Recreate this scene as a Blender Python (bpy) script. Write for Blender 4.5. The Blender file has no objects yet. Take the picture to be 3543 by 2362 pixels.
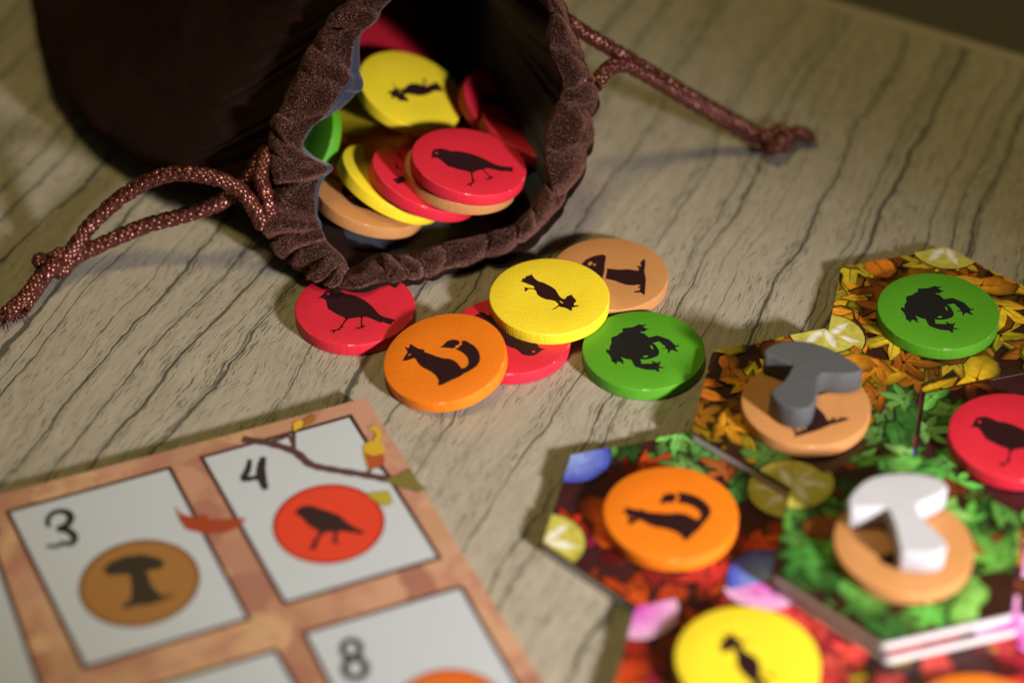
import bpy, math, random, json
from mathutils import Vector, Matrix, noise as mnoise
from mathutils.geometry import tessellate_polygon

# ------------------------------------------------------------------ scene, camera, light
# Everything is modelled in centimetres; the last lines bring it to metres (S).
S = 0.01
rnd = random.Random(7)
scene = bpy.context.scene
COL = scene.collection

TH = math.radians(39.75); DIST = 39.85
cam_d = bpy.data.cameras.new("camera"); cam = bpy.data.objects.new("camera", cam_d); COL.objects.link(cam)
cam.location = (0, -DIST * math.cos(TH) * S, DIST * math.sin(TH) * S)
cam.rotation_euler = (math.radians(90) - TH, 0, 0)
cam_d.sensor_width = 36; cam_d.lens = 7600 / 3543 * 36
cam_d.clip_start = 0.01; cam_d.clip_end = 50
cam_d.dof.use_dof = True; cam_d.dof.focus_distance = 0.3985; cam_d.dof.aperture_fstop = 6.6
cam_d.dof.aperture_blades = 0
scene.camera = cam

world = bpy.data.worlds.new("World"); scene.world = world; world.use_nodes = True
bg = world.node_tree.nodes["Background"]
bg.inputs[0].default_value = (1.0, 0.84, 0.50, 1); bg.inputs[1].default_value = 0.035

def aim(o, target):
    o.rotation_euler = (Vector(target) - o.location).to_track_quat('-Z', 'Y').to_euler()

# low white key lamp in front on the right-hand side
kd = bpy.data.lights.new("key_lamp", 'SPOT'); key = bpy.data.objects.new("key_lamp", kd); COL.objects.link(key)
key.location = (0.275, -0.315, 0.169); aim(key, (0.02, -0.048, 0))
kd.energy = 17.3; kd.color = (0.98, 0.93, 0.97); kd.spot_size = math.radians(32); kd.spot_blend = 1.0; kd.shadow_soft_size = 0.022
# warm ceiling lamp
cd = bpy.data.lights.new("ceiling_lamp", 'AREA'); ceil = bpy.data.objects.new("ceiling_lamp", cd); COL.objects.link(ceil)
cd.shape = 'DISK'; cd.size = 0.34; ceil.location = (-0.12, 0.10, 1.5); aim(ceil, (0, 0, 0))
cd.energy = 7.4; cd.color = (1.0, 0.82, 0.36)

vs = scene.view_settings
vs.view_transform = 'Standard'; vs.look = 'None'; vs.exposure = 0; vs.gamma = 1; vs.use_curve_mapping = False
scene.cycles.use_denoising = True
scene.cycles.max_bounces = 6

DATA = json.loads(r'''{"tok":{"green":[2.354,-0.525,0.25],"red1":[-2.875,0.693,0.25],"red2":[-0.029,-0.105,0.25],"yellow":[0.681,0.706,0.5],"brown":[1.818,1.69,0.25],"orange":[-1.195,-0.965,0.437],"t_green":[7.717,0.298,0.45],"t_orange":[2.584,-4.935,0.45],"t_brown":[5.011,-2.51,0.65],"t_white":[6.16,-6.101,0.85],"t_yellow":[3.568,-8.106,0.45],"t_red":[8.496,-3.082,0.45],"t_orange2":[6.913,-9.496,0.45]},"bird":[[-0.708,0.231],[-0.661,0.288],[-0.624,0.345],[-0.588,0.419],[-0.541,0.476],[-0.471,0.501],[-0.399,0.506],[-0.327,0.485],[-0.273,0.435],[-0.23,0.402],[-0.177,0.365],[-0.105,0.358],[-0.032,0.326],[0.042,0.283],[0.105,0.239],[0.18,0.174],[0.255,0.085],[0.32,0.004],[0.376,-0.093],[0.42,-0.173],[0.463,-0.229],[0.526,-0.285],[0.628,-0.33],[0.731,-0.368],[0.762,-0.4],[0.703,-0.436],[0.694,-0.5],[0.636,-0.504],[0.574,-0.468],[0.523,-0.436],[0.499,-0.463],[0.411,-0.412],[0.327,-0.349],[0.255,-0.309],[0.194,-0.288],[0.154,-0.309],[0.156,-0.428],[0.168,-0.539],[0.207,-0.555],[0.231,-0.587],[0.204,-0.579],[0.174,-0.595],[0.178,-0.665],[0.158,-0.602],[0.126,-0.618],[0.111,-0.669],[0.099,-0.618],[0.071,-0.626],[0.047,-0.675],[0.048,-0.618],[0.054,-0.59],[0.08,-0.61],[0.138,-0.571],[0.132,-0.428],[0.125,-0.32],[0.064,-0.309],[0.004,-0.325],[-0.065,-0.341],[-0.114,-0.365],[-0.141,-0.42],[-0.177,-0.5],[-0.198,-0.563],[-0.155,-0.606],[-0.211,-0.602],[-0.238,-0.65],[-0.228,-0.728],[-0.262,-0.665],[-0.305,-0.694],[-0.328,-0.728],[-0.334,-0.794],[-0.357,-0.744],[-0.355,-0.689],[-0.384,-0.705],[-0.407,-0.736],[-0.405,-0.689],[-0.377,-0.662],[-0.307,-0.658],[-0.255,-0.618],[-0.233,-0.563],[-0.189,-0.452],[-0.156,-0.365],[-0.172,-0.317],[-0.251,-0.269],[-0.325,-0.213],[-0.389,-0.157],[-0.432,-0.109],[-0.485,-0.077],[-0.511,0.02],[-0.528,0.117],[-0.553,0.198],[-0.586,0.231],[-0.643,0.255]],"bird_eye":[[-0.483,0.375],[-0.486,0.358],[-0.497,0.346],[-0.512,0.342],[-0.527,0.346],[-0.539,0.358],[-0.544,0.375],[-0.541,0.391],[-0.531,0.403],[-0.516,0.407],[-0.5,0.403],[-0.488,0.391]],"fox":[[-0.753,0.02],[-0.709,0.137],[-0.67,0.213],[-0.677,0.264],[-0.729,0.357],[-0.643,0.325],[-0.635,0.42],[-0.586,0.391],[-0.542,0.344],[-0.474,0.285],[-0.365,0.24],[-0.364,0.187],[-0.279,0.134],[-0.194,0.081],[-0.109,0.028],[-0.013,-0.018],[0.083,-0.043],[0.167,-0.092],[0.233,-0.166],[0.276,-0.245],[0.313,-0.315],[0.372,-0.307],[0.418,-0.256],[0.438,-0.186],[0.422,-0.086],[0.379,0.001],[0.33,0.065],[0.264,0.124],[0.192,0.17],[0.245,0.208],[0.286,0.252],[0.315,0.289],[0.296,0.366],[0.373,0.363],[0.446,0.295],[0.518,0.227],[0.579,0.137],[0.622,0.032],[0.641,-0.084],[0.63,-0.197],[0.584,-0.287],[0.514,-0.35],[0.432,-0.404],[0.35,-0.449],[0.292,-0.505],[0.199,-0.548],[0.094,-0.598],[0.001,-0.649],[-0.092,-0.676],[-0.099,-0.627],[-0.089,-0.565],[-0.115,-0.481],[-0.158,-0.403],[-0.219,-0.33],[-0.304,-0.254],[-0.376,-0.203],[-0.438,-0.13],[-0.488,-0.041],[-0.514,0.028],[-0.551,0.057],[-0.622,0.034],[-0.705,0.013]],"fox_tail":[[-0.085,0.26],[-0.02,0.312],[0.026,0.379],[0.097,0.419],[0.181,0.416],[0.248,0.381],[0.272,0.328],[0.261,0.28],[0.202,0.264],[0.191,0.216],[0.149,0.197],[0.053,0.227]],"fox_eye":[[-0.661,0.13],[-0.632,0.172],[-0.602,0.168],[-0.619,0.137]],"frog":[[-0.678,-0.023],[-0.656,0.003],[-0.607,-0.014],[-0.604,0.079],[-0.575,0.147],[-0.567,0.198],[-0.575,0.301],[-0.54,0.352],[-0.462,0.387],[-0.416,0.447],[-0.348,0.507],[-0.362,0.559],[-0.344,0.597],[-0.278,0.608],[-0.167,0.629],[-0.099,0.672],[-0.042,0.715],[0.001,0.689],[0.074,0.715],[0.066,0.672],[0.016,0.655],[0.047,0.611],[0.133,0.563],[0.066,0.551],[0.053,0.504],[-0.019,0.499],[-0.041,0.481],[0.034,0.447],[0.07,0.395],[0.111,0.332],[0.183,0.361],[0.262,0.39],[0.326,0.361],[0.4,0.318],[0.475,0.275],[0.535,0.181],[0.575,0.113],[0.646,0.121],[0.633,0.087],[0.583,0.07],[0.57,0.028],[0.62,-0.048],[0.608,-0.07],[0.513,-0.014],[0.479,-0.031],[0.443,-0.107],[0.428,-0.082],[0.432,0.003],[0.384,0.019],[0.341,0.019],[0.353,0.042],[0.402,0.045],[0.388,0.096],[0.342,0.147],[0.317,0.198],[0.281,0.229],[0.219,0.198],[0.164,0.181],[0.206,0.147],[0.245,0.062],[0.273,-0.023],[0.274,-0.107],[0.244,-0.175],[0.187,-0.217],[0.121,-0.25],[0.033,-0.276],[-0.032,-0.279],[-0.064,-0.259],[-0.059,-0.393],[0.049,-0.389],[0.141,-0.389],[0.13,-0.317],[0.155,-0.322],[0.181,-0.351],[0.234,-0.368],[0.296,-0.322],[0.288,-0.368],[0.264,-0.409],[0.256,-0.459],[0.304,-0.479],[0.362,-0.501],[0.323,-0.517],[0.248,-0.509],[0.249,-0.592],[0.242,-0.622],[0.211,-0.608],[0.181,-0.567],[0.106,-0.562],[0.02,-0.559],[-0.065,-0.526],[-0.17,-0.476],[-0.205,-0.393],[-0.223,-0.309],[-0.238,-0.284],[-0.313,-0.267],[-0.377,-0.234],[-0.408,-0.2],[-0.399,-0.259],[-0.368,-0.301],[-0.381,-0.342],[-0.367,-0.409],[-0.383,-0.409],[-0.424,-0.351],[-0.478,-0.334],[-0.495,-0.368],[-0.497,-0.423],[-0.518,-0.409],[-0.533,-0.368],[-0.581,-0.342],[-0.584,-0.276],[-0.603,-0.192],[-0.633,-0.124],[-0.664,-0.082]],"frog_h1":[[0.122,0.113],[0.144,0.113],[0.163,0.065],[0.177,0.011],[0.16,-0.003],[0.13,0.053]],"frog_h2":[[-0.026,-0.2],[0.016,-0.171],[0.07,-0.171],[0.063,-0.205],[0.003,-0.229]],"squirrel":[[-0.321,0.643],[-0.305,0.589],[-0.261,0.498],[-0.194,0.416],[-0.105,0.38],[-0.027,0.317],[0.05,0.254],[0.115,0.173],[0.147,0.084],[0.179,-0.005],[0.222,-0.076],[0.266,-0.103],[0.3,-0.076],[0.318,-0.023],[0.357,-0.005],[0.396,0.021],[0.423,-0.005],[0.434,-0.05],[0.466,-0.094],[0.487,-0.156],[0.475,-0.2],[0.447,-0.218],[0.445,-0.289],[0.528,-0.28],[0.516,-0.315],[0.405,-0.35],[0.41,-0.403],[0.381,-0.438],[0.316,-0.376],[0.273,-0.35],[0.207,-0.332],[0.174,-0.306],[0.107,-0.376],[0.035,-0.429],[0.074,-0.376],[0.153,-0.289],[0.164,-0.253],[0.143,-0.218],[0.11,-0.165],[0.033,-0.13],[-0.055,-0.112],[-0.143,-0.059],[-0.22,0.03],[-0.241,0.137],[-0.285,0.182],[-0.363,0.195],[-0.397,0.177],[-0.408,0.137],[-0.464,0.12],[-0.441,0.173],[-0.458,0.236],[-0.43,0.236],[-0.385,0.224],[-0.307,0.216],[-0.263,0.206],[-0.29,0.281],[-0.362,0.317],[-0.44,0.371],[-0.53,0.416],[-0.49,0.444],[-0.496,0.498],[-0.44,0.507],[-0.423,0.561],[-0.372,0.589],[-0.333,0.598]],"squirrel_gap":[[0.183,-0.147],[0.21,-0.174],[0.248,-0.209],[0.236,-0.229],[0.204,-0.2]],"m_cap":[[-0.12,0.572],[-0.071,0.556],[-0.045,0.499],[-0.062,0.385],[-0.082,0.223],[-0.092,0.062],[-0.122,-0.098],[-0.144,-0.178],[-0.187,-0.305],[-0.297,-0.353],[-0.441,-0.258],[-0.544,-0.067],[-0.569,0.142],[-0.506,0.287],[-0.423,0.417],[-0.322,0.499],[-0.221,0.548]],"m_stem":[[-0.035,0.142],[0.161,0.11],[0.359,0.118],[0.545,0.078],[0.557,0.126],[0.517,0.223],[0.605,0.207],[0.586,0.32],[0.628,0.385],[0.666,0.442],[0.688,0.385],[0.678,0.223],[0.653,0.062],[0.672,-0.178],[0.659,-0.337],[0.641,-0.51],[0.627,-0.667],[0.56,-0.581],[0.433,-0.581],[0.45,-0.542],[0.538,-0.518],[0.56,-0.463],[0.513,-0.432],[0.524,-0.4],[0.573,-0.392],[0.527,-0.345],[0.437,-0.368],[0.32,-0.36],[0.195,-0.297],[0.08,-0.226],[-0.026,-0.186],[-0.075,-0.17],[-0.055,-0.003]],"m_spot1":[[-0.397,0.279],[-0.366,0.336],[-0.326,0.344],[-0.302,0.312],[-0.339,0.239],[-0.384,0.231]],"m_spot2":[[-0.299,0.263],[-0.268,0.287],[-0.244,0.271],[-0.26,0.223],[-0.29,0.223]],"mee_gray":{"c":[4.984,-2.227],"p":[[-0.609,0.63],[-0.487,0.739],[-0.34,0.809],[-0.169,0.838],[0.042,0.838],[0.247,0.783],[0.446,0.673],[0.613,0.543],[0.763,0.391],[0.887,0.262],[0.969,0.134],[0.992,0.07],[0.926,0.006],[0.824,-0.036],[0.711,-0.053],[0.573,-0.053],[0.437,-0.036],[0.313,-0.032],[0.252,-0.089],[0.196,-0.226],[0.175,-0.394],[0.146,-0.56],[0.086,-0.746],[0.018,-0.869],[-0.084,-0.941],[-0.208,-0.961],[-0.34,-0.92],[-0.466,-0.828],[-0.564,-0.705],[-0.626,-0.56],[-0.627,-0.498],[-0.564,-0.415],[-0.457,-0.289],[-0.364,-0.184],[-0.297,-0.057],[-0.243,0.07],[-0.189,0.198],[-0.254,0.241],[-0.358,0.316],[-0.49,0.402],[-0.596,0.456],[-0.641,0.5],[-0.644,0.554]]},"mee_white":{"c":[6.195,-5.832],"p":[[-0.894,0.223],[-0.816,0.39],[-0.658,0.602],[-0.463,0.751],[-0.247,0.826],[0.008,0.858],[0.258,0.848],[0.486,0.794],[0.635,0.708],[0.719,0.581],[0.713,0.496],[0.602,0.39],[0.441,0.285],[0.299,0.212],[0.201,0.139],[0.179,0.035],[0.209,-0.109],[0.287,-0.274],[0.403,-0.457],[0.48,-0.618],[0.515,-0.759],[0.458,-0.859],[0.305,-0.928],[0.119,-0.938],[-0.077,-0.918],[-0.199,-0.879],[-0.225,-0.759],[-0.227,-0.558],[-0.237,-0.314],[-0.268,-0.109],[-0.304,0.056],[-0.432,0.077],[-0.607,0.066],[-0.783,0.056],[-0.881,0.087]]},"card_corner":[-2.539,-1.854],"card":{"cell3":[[-6.352,-0.306],[-3.68,-0.351],[-3.527,-4.083],[-6.067,-4.056]],"cell4":[[-3.037,-0.32],[-0.453,-0.372],[-0.294,-4.036],[-2.835,-4.002]],"cell8":[[-2.758,-4.782],[-0.219,-4.835],[-0.204,-8.1],[-2.71,-7.992]],"cellLow":[[-6.308,-4.878],[-3.344,-4.942],[-3.136,-8.237],[-5.909,-8.199]],"cellLeft":[[-8.873,-0.343],[-6.827,-0.358],[-6.86,-4.961],[-9.179,-4.769]],"n3":[[-5.847,-0.898],[-5.848,-0.762],[-5.77,-0.636],[-5.661,-0.593],[-5.551,-0.623],[-5.473,-0.729],[-5.487,-0.86],[-5.581,-0.967],[-5.706,-1.001],[-5.593,-1.091],[-5.533,-1.234],[-5.554,-1.359],[-5.637,-1.41],[-5.737,-1.349],[-5.859,-1.372],[-5.995,-1.301]],"n4a":[[-2.342,-0.665],[-2.446,-0.882],[-2.577,-1.071],[-2.431,-1.123],[-2.216,-1.132]],"n4b":[[-2.115,-0.703],[-2.245,-0.97],[-2.302,-1.192],[-2.33,-1.473]],"n8a":[[-2.106,-5.401],[-2.139,-5.459],[-2.185,-5.499],[-2.239,-5.517],[-2.291,-5.509],[-2.334,-5.476],[-2.362,-5.423],[-2.37,-5.359],[-2.357,-5.293],[-2.325,-5.234],[-2.278,-5.193],[-2.225,-5.175],[-2.172,-5.183],[-2.128,-5.217],[-2.1,-5.27],[-2.093,-5.334],[-2.106,-5.401]],"n8b":[[-2.163,-5.812],[-2.201,-5.878],[-2.256,-5.924],[-2.319,-5.943],[-2.382,-5.932],[-2.434,-5.893],[-2.468,-5.832],[-2.479,-5.758],[-2.464,-5.682],[-2.427,-5.615],[-2.372,-5.569],[-2.308,-5.549],[-2.245,-5.56],[-2.192,-5.599],[-2.158,-5.661],[-2.148,-5.735],[-2.163,-5.812]],"c3":[[-4.843,-2.691],[-3.975,-3.068],[-4.577,-1.754]],"c4":[[-1.633,-2.635],[-0.792,-2.998],[-1.323,-1.767]],"c8":[[-1.338,-7.163],[-0.488,-7.528],[-1.005,-6.341]],"mush":[[-5.31,-2.209],[-5.159,-2.076],[-4.917,-2.039],[-4.627,-2.107],[-4.407,-2.288],[-4.351,-2.427],[-4.439,-2.53],[-4.697,-2.486],[-4.667,-2.516],[-4.684,-2.844],[-4.606,-3.099],[-4.361,-3.177],[-4.6,-3.211],[-4.831,-3.221],[-5.057,-3.15],[-5.246,-3.15],[-5.195,-3.036],[-5.074,-3.007],[-4.973,-2.719],[-4.938,-2.455],[-4.989,-2.433],[-5.235,-2.354]],"bird":[[-2.069,-2.169],[-1.919,-2.086],[-1.768,-2.122],[-1.593,-2.317],[-1.418,-2.511],[-1.342,-2.749],[-1.248,-2.936],[-1.162,-3.031],[-1.225,-3.091],[-1.381,-2.966],[-1.546,-2.866],[-1.645,-3.026],[-1.628,-3.149],[-1.729,-3.094],[-1.622,-2.851],[-1.769,-2.811],[-1.906,-2.914],[-2.037,-3.116],[-2.123,-3.078],[-1.975,-2.884],[-1.835,-2.77],[-1.956,-2.543],[-1.991,-2.351]],"twig":[[-2.296,-0.139],[-1.928,-0.418],[-1.594,-0.789],[-1.445,-1.199],[-1.163,-1.458],[-0.704,-1.798],[-0.323,-2.113],[0.03,-2.493]],"twig2":[[-1.587,-0.792],[-1.548,-0.409],[-1.755,-0.4],[-2.041,-0.381]],"twig3":[[-1.587,-0.792],[-1.498,-0.483],[-1.377,-0.182]],"twig4":[[-0.668,-1.813],[-0.495,-1.685],[-0.367,-1.789],[-0.297,-2.154]],"leafA":[[-1.44,-0.316],[-1.384,-0.114],[-1.263,-0.071],[-1.162,-0.149],[-1.294,-0.285]],"leafA2":[[-1.27,-0.276],[-1.189,-0.104],[-0.993,-0.029],[-0.958,-0.111],[-1.062,-0.227]],"leafB":[[-0.245,-0.769],[-0.138,-0.733],[-0.068,-0.889],[-0.1,-1.064],[-0.207,-1.144],[-0.149,-1.325],[-0.256,-1.497],[-0.415,-1.584],[-0.511,-1.727],[-0.601,-1.689],[-0.556,-1.4],[-0.485,-1.151],[-0.372,-1.074],[-0.27,-1.086],[-0.175,-0.969],[-0.185,-0.858]],"leafB2":[[-0.517,-1.293],[-0.401,-1.435],[-0.236,-1.444],[-0.27,-1.646],[-0.411,-1.74],[-0.587,-1.707]],"leafC":[[-0.837,-2.267],[-0.707,-2.251],[-0.466,-2.324],[-0.493,-2.612],[-0.65,-2.646],[-0.729,-2.529]],"leafD":[[-3.826,-1.254],[-3.789,-1.461],[-3.651,-1.599],[-3.392,-1.664],[-3.412,-1.792],[-3.18,-1.881],[-2.837,-1.995],[-2.98,-2.127],[-3.234,-2.175],[-3.561,-2.079],[-3.808,-1.855],[-3.841,-1.635]],"moss":[[-0.466,-2.052],[-0.211,-2.039],[0.066,-1.973],[0.062,-2.307],[0.141,-2.582],[-0.188,-2.412]],"edge1":[[-6.411,0.19],[0.143,-2.398],[0.216,-7.154]]},"I":[[-2.47,4.329,4.263],[-2.897,3.946,3.752],[-3.022,3.594,3.221],[-3.386,3.259,2.772],[-3.814,2.969,2.407],[-3.833,2.821,2.178],[-3.421,2.72,1.925],[-3.601,2.53,1.665],[-3.671,2.243,1.226],[-3.491,2.023,0.836],[-3.135,1.818,0.432],[-2.934,1.802,0.362],[-2.408,1.974,0.517],[-1.76,2.092,0.56],[-0.947,2.234,0.605],[-0.212,2.444,0.774],[0.319,2.735,1.117],[0.604,3.046,1.546],[0.75,3.408,2.086],[0.724,3.751,2.637],[0.943,4.032,3.033],[0.64,4.345,3.597],[0.663,4.69,4.137],[0.315,4.846,4.463],[-0.45,4.98,4.845],[-1.411,4.944,5.003],[-2.171,4.655,4.714]],"O":[[-3.113,4.692,4.322],[-3.518,4.396,3.942],[-3.844,4.064,3.489],[-4.173,3.646,2.9],[-4.46,3.317,2.442],[-4.522,3.074,2.071],[-4.419,2.76,1.55],[-4.561,2.529,1.217],[-4.686,2.335,0.936],[-4.374,2.025,0.375],[-3.677,1.383,0.36],[-3.017,1.123,0.36],[-2.39,1.394,0.3],[-1.682,1.82,0.1],[-0.87,2.086,0.1],[-0.132,2.47,0.137],[0.529,2.798,0.509],[1.065,3.203,1.03],[1.394,3.586,1.565],[1.581,3.999,2.178],[1.594,4.306,2.661],[1.262,4.62,3.233],[1.013,4.919,3.763],[0.807,5.264,4.355],[0.032,5.527,4.944],[-1.421,5.483,5.198],[-2.548,5.069,4.793]],"n":[0.118,-0.8398,0.5299],"cordL1":[[-4.615,2.074,1.05],[-4.766,2.211,1.35],[-5.077,2.386,1.7],[-5.664,2.436,1.95],[-6.415,2.59,1.85],[-7.195,2.622,1.4],[-7.881,2.41,0.85],[-8.239,2.062,0.5],[-8.424,1.859,0.4]],"cordL2":[[-4.476,2.142,1.15],[-4.555,2.415,1.5],[-4.674,2.689,1.75],[-4.582,3.106,1.95],[-4.711,3.293,1.75],[-5.018,2.83,1.45],[-5.502,2.58,1.2],[-6.161,2.481,1.0],[-6.907,2.409,0.8],[-7.645,2.226,0.55],[-8.129,2.059,0.4],[-8.352,1.884,0.36]],"knotL":[[-8.309,2.152,0.38],[-8.878,1.383,0.36]],"tailL1":[[-8.738,1.501,0.35],[-8.94,0.966,0.28],[-9.177,0.657,0.2],[-9.284,0.48,0.18]],"tailL2":[[-8.708,1.525,0.3],[-8.793,1.262,0.25],[-8.944,0.988,0.16],[-8.996,0.719,0.15]],"cordR1":[[1.387,4.318,2.75],[1.28,4.459,2.95],[1.119,4.896,3.3],[1.013,5.466,3.4],[1.413,5.563,3.05],[2.326,5.784,2.3],[3.216,5.93,1.6],[4.032,6.028,1.0],[4.666,6.001,0.6],[5.024,5.939,0.4]],"cordR2":[[1.584,4.474,2.6],[1.821,4.926,2.65],[2.133,5.345,2.5],[2.489,5.55,2.2],[3.259,5.849,1.5],[4.083,6.003,0.85],[4.636,6.051,0.45],[4.991,5.977,0.3]],"knotR":[[4.978,5.891,0.38],[5.565,5.889,0.36]],"tailR":[[5.465,5.935,0.35],[5.807,6.24,0.3],[5.986,6.201,0.22]],"bagtok":[["red",-0.805,3.405,1.592,0.186,0.022,0.982,28,"bird"],["tan",-0.944,3.576,1.25,0.188,0.026,0.982,0,null],["red",-1.632,3.655,1.032,0.379,0.096,0.92,-105,"bird"],["yellow",-2.272,3.878,0.831,0.478,0.134,0.868,0,null],["tan",-2.71,3.582,0.632,0.29,0.118,0.95,70,"mush"],["tan",-3.175,3.567,-0.012,0.114,0.176,0.978,0,null],["yellow",-1.979,5.914,1.559,0.354,-0.102,0.93,260,"squirrel"],["red",0.017,5.918,1.094,0.481,-0.079,0.873,40,"bird"],["green",-4.286,4.813,1.018,-0.643,-0.335,0.689,0,null],["yellow",-3.341,6.163,1.076,-0.326,-0.131,0.936,0,null],["orange",-2.963,5.215,1.031,-0.185,0.048,0.982,0,null],["red",-2.607,8.1,1.373,0.267,0.118,0.957,0,null],["orange",-3.037,10.048,0.9,0.193,0.078,0.978,0,null],["red",0.42,5.226,1.044,0.384,0.134,0.913,0,null],["orange",-2.693,4.814,0.862,0.11,0.175,0.978,0,null],["tan",-1.421,5.061,0.847,0.017,0.137,0.99,0,null]]}''')

# ------------------------------------------------------------------ helpers
def link(o, parent=None):
    COL.objects.link(o)
    if parent is not None: o.parent = parent
    return o
def mesh_obj(name, verts, faces, mat, parent=None, smooth=True, cols=None, uvs=None):
    me = bpy.data.meshes.new(name)
    me.from_pydata([tuple(v) for v in verts], [], faces)
    if mat is not None: me.materials.append(mat)
    if smooth: me.polygons.foreach_set('use_smooth', [True] * len(me.polygons))
    if cols is not None:
        ca = me.color_attributes.new('Col', 'FLOAT_COLOR', 'POINT')
        flat = []
        for c in cols: flat += [c[0], c[1], c[2], 1.0]
        ca.data.foreach_set('color', flat)
    if uvs is not None:
        ul = me.uv_layers.new(name='UVMap')
        vi = [0] * len(me.loops); me.loops.foreach_get('vertex_index', vi)
        flat = []
        for i in vi: flat += list(uvs[i])
        ul.data.foreach_set('uv', flat)
    me.update()
    return link(bpy.data.objects.new(name, me), parent)
def thing(o, label, cat, group=None):
    o['label'] = label; o['category'] = cat
    if group: o['group'] = group
    return o
def empty(name, loc=(0, 0, 0)):
    o = bpy.data.objects.new(name, None); o.location = loc; o.empty_display_size = 0.5
    return link(o)
def catmull(P, n, closed):
    """n samples along a Catmull-Rom spline through P"""
    P = [Vector(p) for p in P]; m = len(P); out = []
    segs = m if closed else m - 1
    for k in range(n):
        t = k / n * segs if closed else k / (n - 1) * segs
        i = min(int(t), segs - 1); f = t - i
        g = (lambda j: P[j % m]) if closed else (lambda j: P[max(0, min(m - 1, j))])
        a, b, c, d = g(i - 1), g(i), g(i + 1), g(i + 2)
        out.append(0.5 * ((2 * b) + (c - a) * f + (2 * a - 5 * b + 4 * c - d) * f * f + (3 * b - a - 3 * c + d) * f ** 3))
    return out
def poly_tris(pts):
    return [tuple(t) for t in tessellate_polygon([[Vector((p[0], p[1], 0)) for p in pts]])]

# ------------------------------------------------------------------ materials
class N:
    """tiny node-tree builder"""
    def __init__(s, name):
        s.m = bpy.data.materials.new(name); s.m.use_nodes = True; s.t = s.m.node_tree
        s.b = s.t.nodes['Principled BSDF']
    def n(s, typ, **kw):
        x = s.t.nodes.new(typ)
        for k, v in kw.items():
            if hasattr(x, k): setattr(x, k, v)
            else: s.set(x.inputs[k], v)
        return x
    def set(s, inp, v):
        if isinstance(v, bpy.types.NodeSocket): s.t.links.new(v, inp)
        else: inp.default_value = v
    def math(s, op, a, b=None, c=None, clamp=False):
        x = s.t.nodes.new('ShaderNodeMath'); x.operation = op; x.use_clamp = clamp
        for i, v in enumerate((a, b, c)):
            if v is not None: s.set(x.inputs[i], v)
        return x.outputs[0]
    def vec(s, x, y, z=0.0):
        c = s.t.nodes.new('ShaderNodeCombineXYZ')
        for i, v in enumerate((x, y, z)): s.set(c.inputs[i], v)
        return c.outputs[0]
    def noise(s, vec, scale, detail=2.0, rough=0.5, dist=0.0):
        x = s.t.nodes.new('ShaderNodeTexNoise'); s.set(x.inputs['Vector'], vec)
        x.inputs['Scale'].default_value = scale; x.inputs['Detail'].default_value = detail
        x.inputs['Roughness'].default_value = rough; x.inputs['Distortion'].default_value = dist
        return x.outputs[0]
    def ramp(s, fac, stops, interp='LINEAR'):
        x = s.t.nodes.new('ShaderNodeValToRGB'); s.set(x.inputs[0], fac); r = x.color_ramp; r.interpolation = interp
        while len(r.elements) < len(stops): r.elements.new(0.5)
        for e, (p, c) in zip(r.elements, stops):
            e.position = p; e.color = (*c, 1) if len(c) == 3 else c
        return x.outputs[0]
    def sstep(s, v, lo, hi):
        x = s.t.nodes.new('ShaderNodeMapRange'); x.interpolation_type = 'SMOOTHSTEP'
        s.set(x.inputs[0], v); x.inputs[1].default_value = lo; x.inputs[2].default_value = hi
        return x.outputs[0]
    def mix(s, fac, a, b, typ='MIX'):
        x = s.t.nodes.new('ShaderNodeMix'); x.data_type = 'RGBA'; x.blend_type = typ
        s.set(x.inputs[0], fac)
        for k, v in ((6, a), (7, b)):
            s.set(x.inputs[k], v if isinstance(v, bpy.types.NodeSocket) else ((*v, 1) if len(v) == 3 else v))
        return x.outputs[2]
    def obj(s): return s.t.nodes.new('ShaderNodeTexCoord').outputs['Object']
    def uv(s): return s.t.nodes.new('ShaderNodeTexCoord').outputs['UV']
    def sep(s, v):
        x = s.t.nodes.new('ShaderNodeSeparateXYZ'); s.set(x.inputs[0], v); return x.outputs
    def bump(s, h, strength, dist):
        x = s.t.nodes.new('ShaderNodeBump'); s.set(x.inputs['Height'], h)
        x.inputs['Strength'].default_value = strength; x.inputs['Distance'].default_value = dist * S
        s.t.links.new(x.outputs[0], s.b.inputs['Normal'])
        return x.outputs[0]
    def P(s, **kw):
        for k, v in kw.items():
            k = k.replace('_', ' ')
            inp = s.b.inputs[k]
            s.set(inp, (*v, 1) if isinstance(v, tuple) and len(v) == 3 and inp.type == 'RGBA' else v)
        return s

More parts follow.
